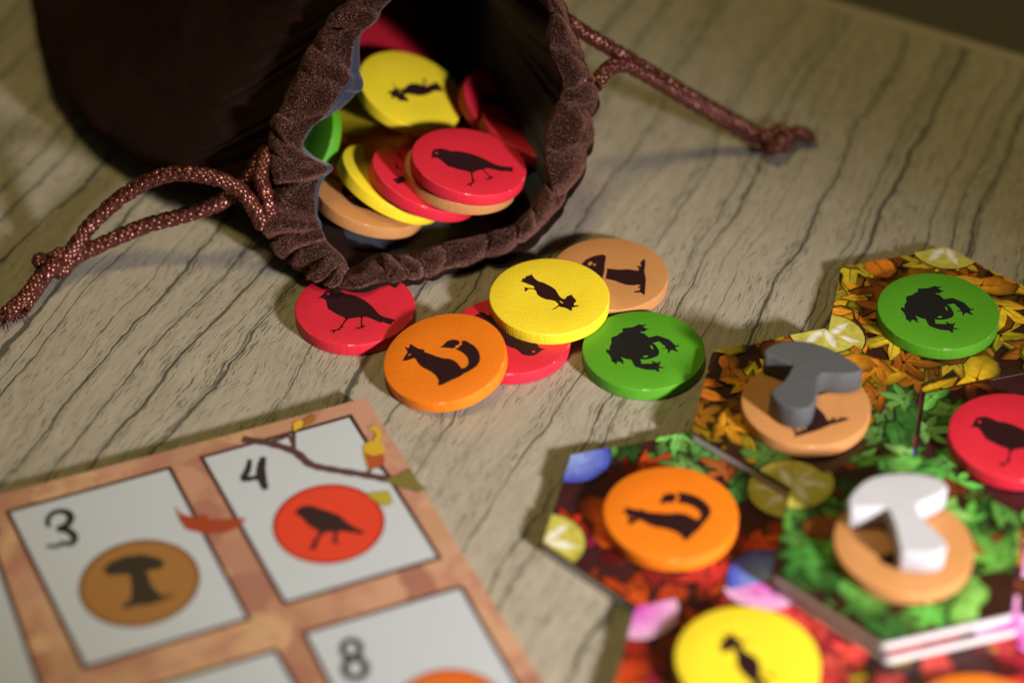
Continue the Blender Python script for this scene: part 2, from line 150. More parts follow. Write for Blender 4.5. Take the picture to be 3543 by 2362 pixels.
def mat_table(name, dark=1.0):
    k = N(name)
    mp = k.n('ShaderNodeMapping'); k.set(mp.inputs[0], k.obj()); mp.inputs['Rotation'].default_value = (0, 0, math.radians(-67.5))
    u, v, _ = k.sep(mp.outputs[0])
    w1 = k.noise(k.vec(k.math('MULTIPLY', u, 0.22), k.math('MULTIPLY', v, 0.30)), 1.0, 1.0)
    w2 = k.noise(k.vec(k.math('MULTIPLY', u, 0.75), k.math('MULTIPLY', v, 0.8), 3.3), 1.0, 2.0, 0.6)
    w3 = k.noise(k.vec(k.math('MULTIPLY', u, 4.0), k.math('MULTIPLY', v, 5.0), 7.7), 1.0, 2.0, 0.6)
    vv = k.math('ADD', v, k.math('MULTIPLY', w1, 0.8))
    vv = k.math('ADD', vv, k.math('MULTIPLY', w2, 0.34))
    vv = k.math('ADD', vv, k.math('MULTIPLY', w3, 0.06))
    # long dark figure lines, each with its own place, width and breaks along the grain
    rag = k.noise(k.vec(k.math('MULTIPLY', u, 6.0), k.math('MULTIPLY', vv, 26.0), 5.1), 1.0, 2.0, 0.6)
    def lines(spacing, seed, w0, w1, presence):
        x = k.math('ADD', k.math('DIVIDE', vv, spacing), seed); idx = k.math('FLOOR', x); fr = k.math('SUBTRACT', x, idx)
        wn = k.n('ShaderNodeTexWhiteNoise', noise_dimensions='1D'); k.set(wn.inputs['W'], k.math('ADD', idx, seed * 7.3))
        r1 = wn.outputs['Value']; c = k.n('ShaderNodeSeparateColor'); k.set(c.inputs[0], wn.outputs['Color']); r2, r3 = c.outputs[1], c.outputs[2]
        pos = k.math('MULTIPLY_ADD', r1, 0.84, 0.08)
        d = k.math('MULTIPLY', k.math('ABSOLUTE', k.math('SUBTRACT', fr, pos)), spacing)
        d = k.math('ADD', d, k.math('MULTIPLY', k.math('SUBTRACT', rag, 0.5), 0.030))
        al = k.noise(k.vec(k.math('MULTIPLY', u, 0.45), k.math('MULTIPLY', idx, 3.7), seed), 1.0, 2.0)
        wd = k.math('MULTIPLY', k.math('MULTIPLY_ADD', k.math('MULTIPLY', r2, r2), w1 - w0, w0), k.math('MULTIPLY_ADD', al, 2.6, -0.35))
        m = k.math('SUBTRACT', 1.0, k.math('DIVIDE', d, k.math('MAXIMUM', wd, 0.002)))
        m = k.sstep(m, 0.0, 0.55)
        return k.math('MULTIPLY', m, k.math('GREATER_THAN', r3, 1 - presence)), d
    la, da = lines(0.88, 3.0, 0.020, 0.062, 0.9)
    lb, db = lines(0.41, 11.0, 0.010, 0.028, 0.5)
    line = k.math('MAXIMUM', la, k.math('MULTIPLY', lb, 0.85))
    halo = k.sstep(da, 0.24, 0.02)
    # short pores
    p = k.noise(k.vec(k.math('MULTIPLY', u, 3.0), k.math('MULTIPLY', vv, 36.0), 2.2), 1.0, 2.0, 0.55)
    dens = k.noise(k.vec(k.math('MULTIPLY', u, 0.30), k.math('MULTIPLY', vv, 1.3), 4.4), 1.0, 2.0)
    p = k.math('ADD', p, k.math('MULTIPLY', halo, 0.055))
    p = k.math('ADD', p, k.math('MULTIPLY', k.math('SUBTRACT', dens, 0.5), 0.22))
    pore = k.sstep(p, 0.605, 0.665)
    fine = k.noise(k.vec(k.math('MULTIPLY', u, 1.2), k.math('MULTIPLY', vv, 9.0), 8.0), 1.0, 3.0, 0.6)
    base = k.mix(fine, (0.215 * dark, 0.190 * dark, 0.136 * dark), (0.455 * dark, 0.400 * dark, 0.306 * dark))
    base = k.mix(k.math('MULTIPLY', halo, 0.22), base, (0.24 * dark, 0.215 * dark, 0.15 * dark))
    base = k.mix(k.math('MULTIPLY', pore, 0.72), base, (0.075 * dark, 0.068 * dark, 0.048 * dark))
    base = k.mix(k.math('MULTIPLY', line, 0.86), base, (0.048 * dark, 0.046 * dark, 0.034 * dark))
    k.P(Base_Color=base, Roughness=0.5, Specular_IOR_Level=0.35)
    h = k.math('SUBTRACT', 1.0, k.math('ADD', k.math('MULTIPLY', line, 0.6), k.math('MULTIPLY', pore, 0.5)))
    g = k.noise(k.obj(), 55.0, 2.0)
    k.bump(k.math('ADD', h, k.math('MULTIPLY', g, 0.25)), 0.6, 0.012)
    return k.m

def mat_paint(name, col, rough=0.45, grain=0.42):
    k = N(name); o = k.obj(); x, y, z = k.sep(o)
    n1 = k.noise(o, 34.0, 2.0, 0.6)
    n2 = k.noise(k.vec(k.math('MULTIPLY', x, 5.0), k.math('MULTIPLY', y, 16.0), k.math('MULTIPLY', z, 3.0)), 1.0, 3.0)
    # upright saw marks round the rim
    a = k.math('ARCTAN2', y, x)
    rim = k.noise(k.vec(k.math('MULTIPLY', a, 26.0), k.math('MULTIPLY', z, 2.0)), 1.0, 3.0, 0.7)
    geo = k.n('ShaderNodeTexCoord').outputs['Normal']
    nz = k.sep(geo)[2]
    side = k.sstep(k.math('ABSOLUTE', nz), 0.6, 0.3)
    h = k.math('ADD', k.math('MULTIPLY', n1, 0.45), k.math('MULTIPLY', n2, 0.35))
    h = k.math('ADD', h, k.math('MULTIPLY', k.math('MULTIPLY', rim, side), 1.1))
    var = k.noise(o, 1.6, 2.0)
    c2 = tuple(min(1, c * 0.86) for c in col)
    base = k.mix(var, col, c2)
    wear = k.sstep(k.noise(o, 9.0, 3.0, 0.7), 0.70, 0.78)
    base = k.mix(k.math('MULTIPLY', wear, 0.10), base, (0.6, 0.5, 0.35))
    rad = k.math('SQRT', k.math('ADD', k.math('MULTIPLY', x, x), k.math('MULTIPLY', y, y)))
    edge = k.math('MULTIPLY', k.sstep(rad, 1.07, 1.088), k.sstep(z, 0.222, 0.234))
    chip = k.math('MULTIPLY', edge, k.sstep(k.noise(o, 6.0, 4.0, 0.7), 0.57, 0.66))
    pale = tuple(min(1, c * 0.55 + 0.36 * m) for c, m in zip(col, (1.0, 0.82, 0.55)))
    base = k.mix(k.math('MULTIPLY', chip, 0.75), base, pale)
    fleck = k.sstep(k.noise(o, 24.0, 2.0, 0.6), 0.70, 0.76)
    base = k.mix(k.math('MULTIPLY', fleck, 0.16), base, tuple(c * 0.3 for c in col))
    k.P(Base_Color=base, Roughness=rough, Specular_IOR_Level=0.35)
    k.bump(h, grain, 0.03)
    return k.m

def mat_plain(name, col, rough=0.5, spec=0.4, bump=None, bscale=30.0):
    k = N(name); o = k.obj()
    v = k.noise(o, 6.0, 3.0)
    k.P(Base_Color=k.mix(v, col, tuple(c * 0.8 for c in col)), Roughness=rough, Specular_IOR_Level=spec)
    if bump: k.bump(k.noise(o, bscale, 2.0), bump, 0.01)
    return k.m

def linen(k, o, strength):
    x, y, _ = k.sep(o)
    wx = k.math('SINE', k.math('MULTIPLY', x, 95.0)); wy = k.math('SINE', k.math('MULTIPLY', y, 95.0))
    k.bump(k.math('MULTIPLY', wx, wy), strength, 0.004)

def mat_print(name, rough=0.38, mott=1.0):
    """printed card: colour from the artwork's own vertex colours, linen embossing"""
    k = N(name); o = k.obj()
    a = k.n('ShaderNodeVertexColor'); a.layer_name = 'Col'
    v = k.noise(o, 7.0, 4.0, 0.65)
    c = k.mix(k.math('MULTIPLY', k.sstep(v, 0.35, 0.7), mott), a.outputs[0], k.mix(1.0, a.outputs[0], (0.72, 0.66, 0.6), 'MULTIPLY'))
    k.P(Base_Color=c, Roughness=rough, Specular_IOR_Level=0.4)
    linen(k, o, 0.30)
    return k.m

def mat_velvet():
    k = N('brown_velvet'); o = k.obj()
    n1 = k.noise(o, 5.0, 4.0, 0.65); n2 = k.noise(o, 42.0, 2.0, 0.7); n3 = k.noise(o, 90.0, 1.0)
    base = k.mix(n1, (0.010, 0.0045, 0.003), (0.024, 0.011, 0.0075))
    speck = k.sstep(n2, 0.58, 0.72)
    base = k.mix(k.math('MULTIPLY', speck, 0.5), base, (0.07, 0.038, 0.028))
    k.P(Base_Color=base, Roughness=1.0, Specular_IOR_Level=0.0, Sheen_Weight=0.06, Sheen_Roughness=0.35, Sheen_Tint=(0.75, 0.48, 0.40))
    k.bump(k.math('ADD', n2, k.math('MULTIPLY', n3, 0.6)), 0.9, 0.03)
    return k.m

def mat_lining():
    k = N('navy_lining'); o = k.obj()
    n = k.noise(o, 40.0, 2.0)
    k.P(Base_Color=k.mix(n, (0.003, 0.006, 0.019), (0.006, 0.012, 0.031)), Roughness=0.8, Sheen_Weight=0.2)
    k.bump(n, 0.4, 0.02)
    return k.m

def mat_satin():
    k = N('copper_satin'); u, v, _ = k.sep(k.uv())
    th = k.noise(k.vec(k.math('MULTIPLY', u, 6.0), k.math('MULTIPLY', v, 40.0)), 1.0, 2.0)
    k.P(Base_Color=k.mix(th, (0.050, 0.011, 0.008), (0.15, 0.040, 0.028)), Roughness=0.27, Specular_IOR_Level=1.0,
        Specular_Tint=(1.0, 0.72, 0.62), Metallic=0.5)
    k.bump(th, 0.35, 0.006)
    return k.m

def mat_ink(name='dark_ink', col=(0.024, 0.007, 0.008)):
    k = N(name); o = k.obj(); n = k.noise(o, 40.0, 2.0)
    k.P(Base_Color=k.mix(k.sstep(n, 0.66, 0.74), col, tuple(min(1, c * 3.5) for c in col)), Roughness=0.5, Specular_IOR_Level=0.12)
    k.bump(n, 0.35, 0.01)
    return k.m

PAINT = {'red': (0.66, 0.020, 0.042), 'orange': (0.80, 0.19, 0.006), 'yellow': (0.86, 0.66, 0.024),
         'green': (0.085, 0.32, 0.014), 'tan': (0.52, 0.235, 0.075)}
M = {c: mat_paint(c + '_paint', v) for c, v in PAINT.items()}
M['grey'] = mat_paint('grey_paint', (0.085, 0.089, 0.091), 0.5, 0.8)
M['white'] = mat_paint('white_paint', (0.50, 0.50, 0.52), 0.5, 0.8)
M['ink'] = mat_ink(); M['green_ink'] = mat_ink('black_ink', (0.012, 0.012, 0.010))
M['table'] = mat_table('wood_laminate'); M['floor'] = mat_table('dark_wood_floor', 0.55)
M['velvet'] = mat_velvet(); M['lining'] = mat_lining(); M['satin'] = mat_satin()
def mat_nap():
    k = N('velvet_pile'); a = k.n('ShaderNodeVertexColor'); a.layer_name = 'Col'
    k.P(Base_Color=a.outputs[0], Roughness=0.55, Specular_IOR_Level=0.25)
    return k.m
M['nap'] = mat_nap()
M['print'] = mat_print('leaf_print'); M['cardprint'] = mat_print('card_print', 0.45, 0.06)
M['cardedge'] = mat_plain('card_edge', (0.62, 0.60, 0.56), 0.8, 0.2, 0.6, 60.0)
M['tileface'] = mat_plain('dark_tile_face', (0.05, 0.018, 0.012), 0.4, 0.4)
M['trim'] = mat_plain('edge_band', (0.40, 0.34, 0.25), 0.55, 0.3)

# ------------------------------------------------------------------ the setting: table and the floor beyond its edge
E0 = Vector((6.35, 11.95, 0)); E1 = Vector((10.94, 9.20, 0)); ed = (E1 - E0).normalized(); en = Vector((-ed.y, ed.x, 0))
if en.y < 0: en = -en
a0 = E0 - ed * 70; a1 = E0 + ed * 70
tv = []; tf = []
prof = [(-90, 0), (-0.42, 0), (-0.0, 0.0)]
tabv = [a0 - en * 90, a1 - en * 90, a1, a0]
table = mesh_obj('table_top', tabv, [(0, 1, 2, 3)], M['table'], smooth=False)
table['kind'] = 'structure'
# rounded lighter edge band
bv = []; bf = []
pr = [(0.0, -0.003), (0.0, 0.012), (0.30, 0.012), (0.42, -0.03), (0.50, -0.12), (0.52, -2.2)]
for d, z in pr:
    for t in (a0, a1): bv.append(t + en * d + Vector((0, 0, z)))
for i in range(len(pr) - 1): bf.append((2 * i, 2 * i + 1, 2 * i + 3, 2 * i + 2))
mesh_obj('edge_band', bv, bf, M['trim'], table, smooth=False)
floor = mesh_obj('floor', [(-150, -150, -40), (150, -150, -40), (150, 150, -40), (-150, 150, -40)], [(0, 1, 2, 3)], M['floor'], smooth=False)
floor['kind'] = 'structure'

# ------------------------------------------------------------------ wooden tokens
R, T = 1.1, 0.25
_tok = {}
def token_mesh(col):
    if col in _tok: return _tok[col]
    n = 96; b = 0.020
    pr = [(0, 0), (R - b, 0)] + [(R - b + b * math.sin(a), b - b * math.cos(a)) for a in (0.5, 1.05, 1.5708)] \
        + [(R - b + b * math.cos(a), T - b + b * math.sin(a)) for a in (0.0, 0.5, 1.05, 1.5708)] + [(R * 0.55, T), (0, T)]
    v = [(0, 0, 0)]; f = []
    rings = []
    for r, z in pr[1:-1]:
        rings.append(len(v))
        for i in range(n):
            a = 2 * math.pi * i / n
            v.append((r * math.cos(a), r * math.sin(a), z))
    top = len(v); v.append((0, 0, T))
    for i in range(n):
        j = (i + 1) % n
        f.append((0, rings[0] + j, rings[0] + i)); f.append((top, rings[-1] + i, rings[-1] + j))
        for a, c in zip(rings, rings[1:]): f.append((a + i, a + j, c + j, c + i))
    o = mesh_obj('wooden_token', v, f, M[col]); me = o.data
    bpy.data.objects.remove(o)
    _tok[col] = me
    return me

def flat_mesh(name, polys, z, mat, parent):
    """flat inked shapes on the token's top face"""
    v = []; f = []
    for pts in polys:
        k = len(v); v += [(p[0], p[1], z) for p in pts]
        for t in poly_tris(pts):
            a, b, c = (Vector((*pts[i], 0)) for i in t)
            f.append(tuple(k + i for i in (t if (b - a).cross(c - a).z > 0 else t[::-1])))
    o = mesh_obj(name, v, f, mat, parent, smooth=False)
    return o
PRINT = {'bird': (['bird'], ['bird_eye']), 'fox': (['fox', 'fox_tail'], ['fox_eye']), 'frog': (['frog'], ['frog_h1', 'frog_h2']),
         'squirrel': (['squirrel'], ['squirrel_gap']), 'mush': (['m_cap', 'm_stem'], ['m_spot1', 'm_spot2'])}
_pm = {}
def add_print(tok, kind, col, rot=0.0):
    dark, light = PRINT[kind]
    nm = {'bird': 'printed_bird', 'fox': 'printed_fox', 'frog': 'printed_frog', 'squirrel': 'printed_squirrel', 'mush': 'printed_mushroom'}[kind]
    if (kind, col) not in _pm:
        a = flat_mesh(nm, [DATA[x] for x in dark], T + 0.0015, M['green_ink' if kind == 'frog' else 'ink'], None)
        b = flat_mesh('printed_gap', [DATA[x] for x in light], T + 0.003, M[col], None)
        _pm[(kind, col)] = (a.data, b.data); bpy.data.objects.remove(a); bpy.data.objects.remove(b)
    da, db = _pm[(kind, col)]
    a = link(bpy.data.objects.new(nm, da), tok); a.rotation_euler = (0, 0, math.radians(rot))
    b = link(bpy.data.objects.new('printed_gap', db), a)
    return a
def token(col, top, normal=(0, 0, 1), label='', print_=None, rot=0.0, spin=None, group=None):
    """top = centre of the token's top face"""
    n = Vector(normal).normalized()
    ex = (Vector((1, 0, 0)) - n * n.x).normalized(); ey = n.cross(ex)
    o = link(bpy.data.objects.new('wooden_token', token_mesh(col)))
    base = Vector(top) - n * T
    o.matrix_world = Matrix.Translation(base) @ Matrix((ex, ey, n)).transposed().to_4x4()
    thing(o, label, 'token', group)
    if print_: add_print(o, print_, col, rot)
    return o
TK = DATA['tok']; GP = 'tokens spilled in front of the bag'; GT = 'tokens lying on the hexagonal tiles'; GB = 'tokens inside the velvet bag'
token('red', TK['red1'], label='red round wooden token with a whole black bird, half under the bag rim', print_='bird', group=GP)
token('red', TK['red2'], label='red round wooden token mostly hidden under the orange fox and yellow squirrel tokens', print_='bird', rot=166.7, group=GP)
token('orange', TK['orange'], (-.144, -.099, .985), label='orange fox token leaning on a red token near the score card', print_='fox', group=GP)
token('tan', TK['brown'], label='tan mushroom token on the table partly under the yellow token', print_='mush', group=GP)
token('yellow', TK['yellow'], (-.006, -.012, 1), label='yellow squirrel token lying on top of the spilled red and tan tokens', print_='squirrel', group=GP)
token('green', TK['green'], label='green frog token lying flat on the bare table', print_='frog', group=GP)

# ------------------------------------------------------------------ hexagonal leaf tiles
HS = 2.15; HA = math.radians(16.5); TT = 0.2
VANG = [math.radians(16.5 + 60 * k) for k in range(6)]      # corner directions
def hexpts(s, z): return [(s * math.cos(a), s * math.sin(a), z) for a in VANG]
def hex_mesh():
    # rounded corners, slightly pillowed edge
    pts = []
    for k in range(6):
        p = Vector(hexpts(HS, 0)[k]); a = Vector(hexpts(HS, 0)[k - 1]); b = Vector(hexpts(HS, 0)[(k + 1) % 6])
        da = (a - p).normalized() * 0.07; db = (b - p).normalized() * 0.07
        for t in (0, 0.33, 0.67, 1): pts.append((p + da) * (1 - t) ** 2 + 2 * t * (1 - t) * p + (p + db) * t * t)
    n = len(pts); v = []; f = []
    for s, z in ((0.985, 0), (1.0, 0.025), (1.0, TT - 0.03), (0.993, TT - 0.008), (0.98, TT)):
        for p in pts: v.append((p.x * s, p.y * s, z))
    for r in range(4):
        for i in range(n):
            j = (i + 1) % n; f.append((r * n + i, r * n + j, (r + 1) * n + j, (r + 1) * n + i))
    f.append(tuple(range(n))[::-1]); f.append(tuple(range(4 * n, 5 * n)))
    return v, f
HV, HF = hex_mesh()
INNER = [Vector(hexpts(HS * 0.993, 0)[k]) for k in range(6)]
def inside(p):
    for k in range(6):
        a, b = INNER[k], INNER[(k + 1) % 6]
        if (b.x - a.x) * (p[1] - a.y) - (b.y - a.y) * (p[0] - a.x) < 0: return False
    return True
def clip(tri):
    poly = tri
    for k in range(6):
        a, b = INNER[k], INNER[(k + 1) % 6]; out = []
        sd = lambda p: (b.x - a.x) * (p[0][1] - a.y) - (b.y - a.y) * (p[0][0] - a.x)
        for i in range(len(poly)):
            p, q = poly[i], poly[(i + 1) % len(poly)]; sp, sq = sd(p), sd(q)
            if sp >= 0: out.append(p)
            if (sp >= 0) != (sq >= 0):
                t = sp / (sp - sq)
                out.append((tuple(p[0][m] + t * (q[0][m] - p[0][m]) for m in (0, 1)), tuple(p[1][m] + t * (q[1][m] - p[1][m]) for m in (0, 1, 2))))
        poly = out
        if not poly: return []
    return poly
class Art:
    def __init__(s): s.v = []; s.f = []; s.c = []
    def tri(s, pts, z):
        poly = list(pts) if all(inside(p[0]) for p in pts) else clip(list(pts))
        if len(poly) < 3: return
        k = len(s.v)
        for p, c in poly: s.v.append((p[0], p[1], z)); s.c.append(c)
        s.f.append(tuple(range(k, k + len(poly))))
    def fan(s, cen, ccol, ring, cols, z):
        n = len(ring)
        for i in range(n):
            j = (i + 1) % n
            s.tri([(cen, ccol), (ring[i], cols[i]), (ring[j], cols[j])], z)
def leaf_outline(kind, r):
    pts = []
    if kind == 'maple':
        lobes = [(90, 1.0), (38, 0.86), (142, 0.86), (-12, 0.66), (192, 0.66)]
        seq = [(-90, .30), (-62, .42), (-40, .50), (-12, .72), (2, .52), (12, .44), (26, .70), (38, .90), (50, .72), (58, .46), (68, .52), (76, .74), (90, 1.05),
               (104, .74), (112, .52), (122, .46), (130, .72), (142, .90), (154, .70), (168, .44), (178, .52), (192, .72), (220, .50), (242, .42)]
        for a, q in seq: pts.append((math.radians(a + rnd.uniform(-3, 3)), (q * 1.35 - .22 if q > .5 else q * .8) * rnd.uniform(.92, 1.08)))
    elif kind == 'oak':
        for i in range(24):
            a = 2 * math.pi * i / 24; q = 0.36 + 0.62 * abs(math.sin(a)) ** 1.3 + 0.11 * math.cos(i * math.pi * 0.75)
            pts.append((a, max(.2, q)))
    else:
        for i in range(16):
            a = 2 * math.pi * i / 16
            pts.append((a, 0.30 + 0.72 * abs(math.sin(a)) ** 2.2))
    return [(q * r * math.cos(a), q * r * math.sin(a)) for a, q in pts]
def jit(c, j=0.25):
    k = rnd.uniform(1 - j, 1 + j)
    return tuple(max(0.002, x * k * rnd.uniform(1 - j * .4, 1 + j * .4)) for x in c)
PAL = {
    'gold': [(0.62, 0.27, 0.012), (0.75, 0.42, 0.02), (0.45, 0.14, 0.008), (0.30, 0.085, 0.008), (0.55, 0.19, 0.01), (0.22, 0.06, 0.008), (0.75, 0.55, 0.03)],
    'yellow': [(0.80, 0.55, 0.015), (0.72, 0.42, 0.012), (0.85, 0.62, 0.03), (0.5, 0.16, 0.01)],
    'green': [(0.09, 0.33, 0.05), (0.15, 0.42, 0.07), (0.06, 0.22, 0.035), (0.2, 0.45, 0.10), (0.12, 0.36, 0.06), (0.30, 0.075, 0.015), (0.10, 0.30, 0.05)],
    'red': [(0.55, 0.035, 0.012), (0.42, 0.02, 0.016), (0.65, 0.085, 0.012), (0.30, 0.012, 0.02), (0.62, 0.07, 0.012), (0.42, 0.012, 0.075)],
    'crimson': [(0.55, 0.03, 0.05), (0.62, 0.06, 0.05), (0.35, 0.015, 0.03), (0.65, 0.10, 0.06), (0.45, 0.03, 0.02)]}
def draw_leaf(art, x, y, r, ang, kind, col, z):
    ol = leaf_outline(kind, r); ca, sa = math.cos(ang), math.sin(ang)
    tr = lambda p: (x + p[0] * ca - p[1] * sa, y + p[0] * sa + p[1] * ca)
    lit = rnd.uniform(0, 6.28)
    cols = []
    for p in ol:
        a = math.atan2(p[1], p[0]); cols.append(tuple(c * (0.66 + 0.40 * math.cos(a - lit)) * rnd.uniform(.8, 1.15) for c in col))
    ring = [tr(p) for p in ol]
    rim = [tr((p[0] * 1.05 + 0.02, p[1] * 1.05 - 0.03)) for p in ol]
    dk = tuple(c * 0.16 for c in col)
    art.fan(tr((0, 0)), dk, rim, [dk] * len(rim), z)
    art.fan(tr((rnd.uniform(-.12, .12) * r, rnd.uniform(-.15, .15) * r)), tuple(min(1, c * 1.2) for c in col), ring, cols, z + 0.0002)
    vein = tuple(min(1, c * 0.45) for c in col)
    tips = sorted(range(len(ol)), key=lambda i: -math.hypot(*ol[i]))
    used = []
    for i in tips:
        if all(min(abs(i - k), len(ol) - abs(i - k)) > 2 for k in used) and len(used) < 5: used.append(i)
    for i in used:
        tx, ty = ol[i]; l = math.hypot(tx, ty) or 1; w = 0.018 * r / 0.5
        nx, ny = -ty / l * w, tx / l * w
        art.tri([(tr((nx, ny)), vein), (tr((tx * .92, ty * .92)), vein), (tr((-nx, -ny)), vein)], z + 0.0004)
def sector(art, k, kind, z, rad=0.66):
    cx, cy = hexpts(HS * 0.985, 0)[k][:2]; n = 28
    if kind == 'yellow': c0, c1 = (0.62, 0.56, 0.10), (0.50, 0.46, 0.08)
    elif kind == 'blue': c0, c1 = (0.30, 0.42, 0.85), (0.05, 0.07, 0.48)
    else: c0, c1 = (0.60, 0.05, 0.50), (0.74, 0.42, 0.64)
    ring = [(cx + rad * 1.04 * math.cos(2 * math.pi * i / n), cy + rad * 1.04 * math.sin(2 * math.pi * i / n)) for i in range(n)]
    art.fan((cx, cy), (.03, .02, .01), ring, [(.03, .02, .01)] * n, z)
    ring = [(cx + rad * math.cos(2 * math.pi * i / n), cy + rad * math.sin(2 * math.pi * i / n)) for i in range(n)]
    art.fan((cx, cy), c0, ring, [c1] * n, z + 0.0003)
    inward = VANG[k] + math.pi
    if kind == 'yellow':
        for da in (-0.5, 0.5):
            a = inward + da
            q = [(0.03, 0.02), (0.25, 0.085), (0.40, 0.07), (0.58, 0.0), (0.40, -0.07), (0.25, -0.085), (0.03, -0.02)]
            pp = [(cx + l * math.cos(a) - w * math.sin(a), cy + l * math.sin(a) + w * math.cos(a)) for l, w in q]
            art.fan((cx + .3 * math.cos(a), cy + .3 * math.sin(a)), (.85, .84, .74), pp, [(.66, .65, .52)] * len(pp), z + 0.0006)
def tile(cx, cy, z, label, region, sectors, bgcol, seed, n=95, group='hexagonal leaf tiles', spin=0.0):
    global rnd
    rnd = random.Random(seed)
    o = mesh_obj('hexagonal_tile', HV, HF, M['cardedge'], smooth=False)
    o.location = (cx, cy, z); o.rotation_euler = (0, 0, math.radians(spin))
    o.data.materials.append(M['tileface'])
    for p in o.data.polygons:
        if min(o.data.vertices[i].co.z for i in p.vertices) > TT - 0.04: p.material_index = 1
    thing(o, label, 'tile', group)
    art = Art(); zz = TT + 0.002
    ring = [(p.x, p.y) for p in INNER]
    art.fan((0, 0), bgcol, ring, [bgcol] * 6, zz)
    zz += 0.001
    for i in range(n):
        x, y = rnd.uniform(-2.2, 2.2), rnd.uniform(-2.2, 2.2)
        if math.hypot(x, y) > 2.45: continue
        pal, kinds, rr = region(x, y)
        far = i / n
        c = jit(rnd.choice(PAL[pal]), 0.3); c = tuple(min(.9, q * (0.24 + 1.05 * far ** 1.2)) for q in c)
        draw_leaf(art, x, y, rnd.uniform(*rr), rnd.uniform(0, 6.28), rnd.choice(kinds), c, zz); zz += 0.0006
    for k, kd_ in sectors.items(): sector(art, k, kd_, zz); zz += 0.001
    a = mesh_obj('leaf_print', art.v, art.f, M['print'], o, smooth=False, cols=art.c); a['kind'] = 'stuff'
    return o
MA = ['maple', 'maple', 'oval']; MO = ['maple', 'oak', 'oval']
big = (0.45, 0.78); mid = (0.38, 0.64)
C_ = {'T4': (2.55, -4.76), 'T2': (5.10, -2.30), 'T1': (7.72, 0.42), 'T6': (6.15, -5.86), 'T3': (8.78, -3.16), 'T5': (3.49, -8.28), 'T7': (7.12, -9.32), 'T8': (9.76, -6.95)}
# corner indices: 0 right-up, 1 top, 2 top-left, 3 left, 4 bottom, 5 bottom-right
DB, DM = (0.035, 0.012, 0.006), (0.045, 0.010, 0.012)
tile(*C_['T1'], 0, 'brown and gold leaf tile at the back under the green frog token', lambda x, y: (('yellow' if y < -0.7 and rnd.random() < .5 else 'gold'), MA, big), {3: 'yellow', 1: 'yellow'}, DB, 11)
tile(*C_['T3'], 0, 'dark green leaf tile under the red bird token, cut by the right edge', lambda x, y: ('green', MA, mid), {}, DM, 23, 60)
tile(*C_['T4'], 0, 'dark red leaf tile with a blue corner under the orange fox token', lambda x, y: ('green' if (x * .75 + y) > 0.95 else 'red', MA, mid), {0: 'yellow', 2: 'blue', 3: 'yellow', 5: 'blue'}, DM, 31, 75)
tile(*C_['T5'], 0, 'red leaf tile with pink corners under the yellow token at the bottom edge', lambda x, y: ('yellow' if (x > 0.7 and y < 0.3 and rnd.random() < .6) else ('crimson' if x > 0 else 'red'), MO, mid), {1: 'pink', 2: 'pink'}, DM, 43, 75)
tile(*C_['T7'], 0, 'red leaf tile in front of the white mushroom stack, cut by the bottom edge', lambda x, y: ('crimson' if rnd.random() < .7 else 'yellow', MO, mid), {}, DM, 53, 70)
tile(*C_['T8'], 0, 'pink cornered leaf tile at the right edge beside the stacked tiles', lambda x, y: ('crimson' if rnd.random() < .6 else 'gold', MO, mid), {2: 'pink', 3: 'pink'}, DM, 59, 60)
tile(C_['T2'][0] + 0.05, C_['T2'][1] + 0.02, 0, 'lower tile of the pair under the grey mushroom, only its edge shows', lambda x, y: ('red', MO, big), {5: 'blue'}, DM, 61, 30)
half2 = lambda x, y: (('green' if (x * .55 - y) > 0.55 else ('yellow' if (x * .55 - y) > -0.1 or rnd.random() < .2 else 'gold')), MA, mid)
tile(*C_['T2'], TT + 0.035, 'half gold, half green leaf tile under the grey mushroom figure', half2, {1: 'yellow', 4: 'yellow'}, DB, 71)
tile(C_['T6'][0] + 0.12, C_['T6'][1] - 0.06, 0, 'bottom tile of the stack of three under the white mushroom', lambda x, y: ('gold', MO, big), {5: 'pink'}, DM, 81, 30, spin=0.6)
tile(C_['T6'][0] + 0.09, C_['T6'][1] - 0.07, TT + 0.035, 'middle tile of the stack of three under the white mushroom', lambda x, y: ('gold' if y > 0 else 'crimson', MO, big), {5: 'pink'}, DM, 83, 40, spin=-0.5)
tile(*C_['T6'], 2 * (TT + 0.035), 'green leaf tile topping the stack of three, under the white mushroom figure', lambda x, y: ('green', MA, mid), {2: 'yellow'}, DB, 97, 85)

dz = 0.037
def on(tk, k, d=0.0): p = list(TK[tk]); p[2] += d; return p
token('green', on('t_green', 0, dz), label='green frog token on the brown and gold leaf tile', print_='frog', rot=-7, group=GT)
token('red', on('t_red', 0, dz), label='red bird token at the right edge on a green leaf tile', print_='bird', rot=2, group=GT)
token('orange', on('t_orange', 0, dz), label='orange fox token on the dark red leaf tile with blue corner', print_='fox', rot=24, group=GT)
token('yellow', on('t_yellow', 0, dz), label='yellow token at the bottom edge on a red leaf tile', print_='squirrel', rot=158, group=GT)
token('orange', on('t_orange2', 0, dz), label='orange token just showing at the bottom right corner', group=GT)
token('tan', on('t_brown', 0, 0.072), label='tan token under the grey mushroom figure', print_='mush', rot=-62, group=GT)
token('tan', on('t_white', 0, 0.107), label='tan token under the white mushroom figure', print_='mush', rot=120, group=GT)

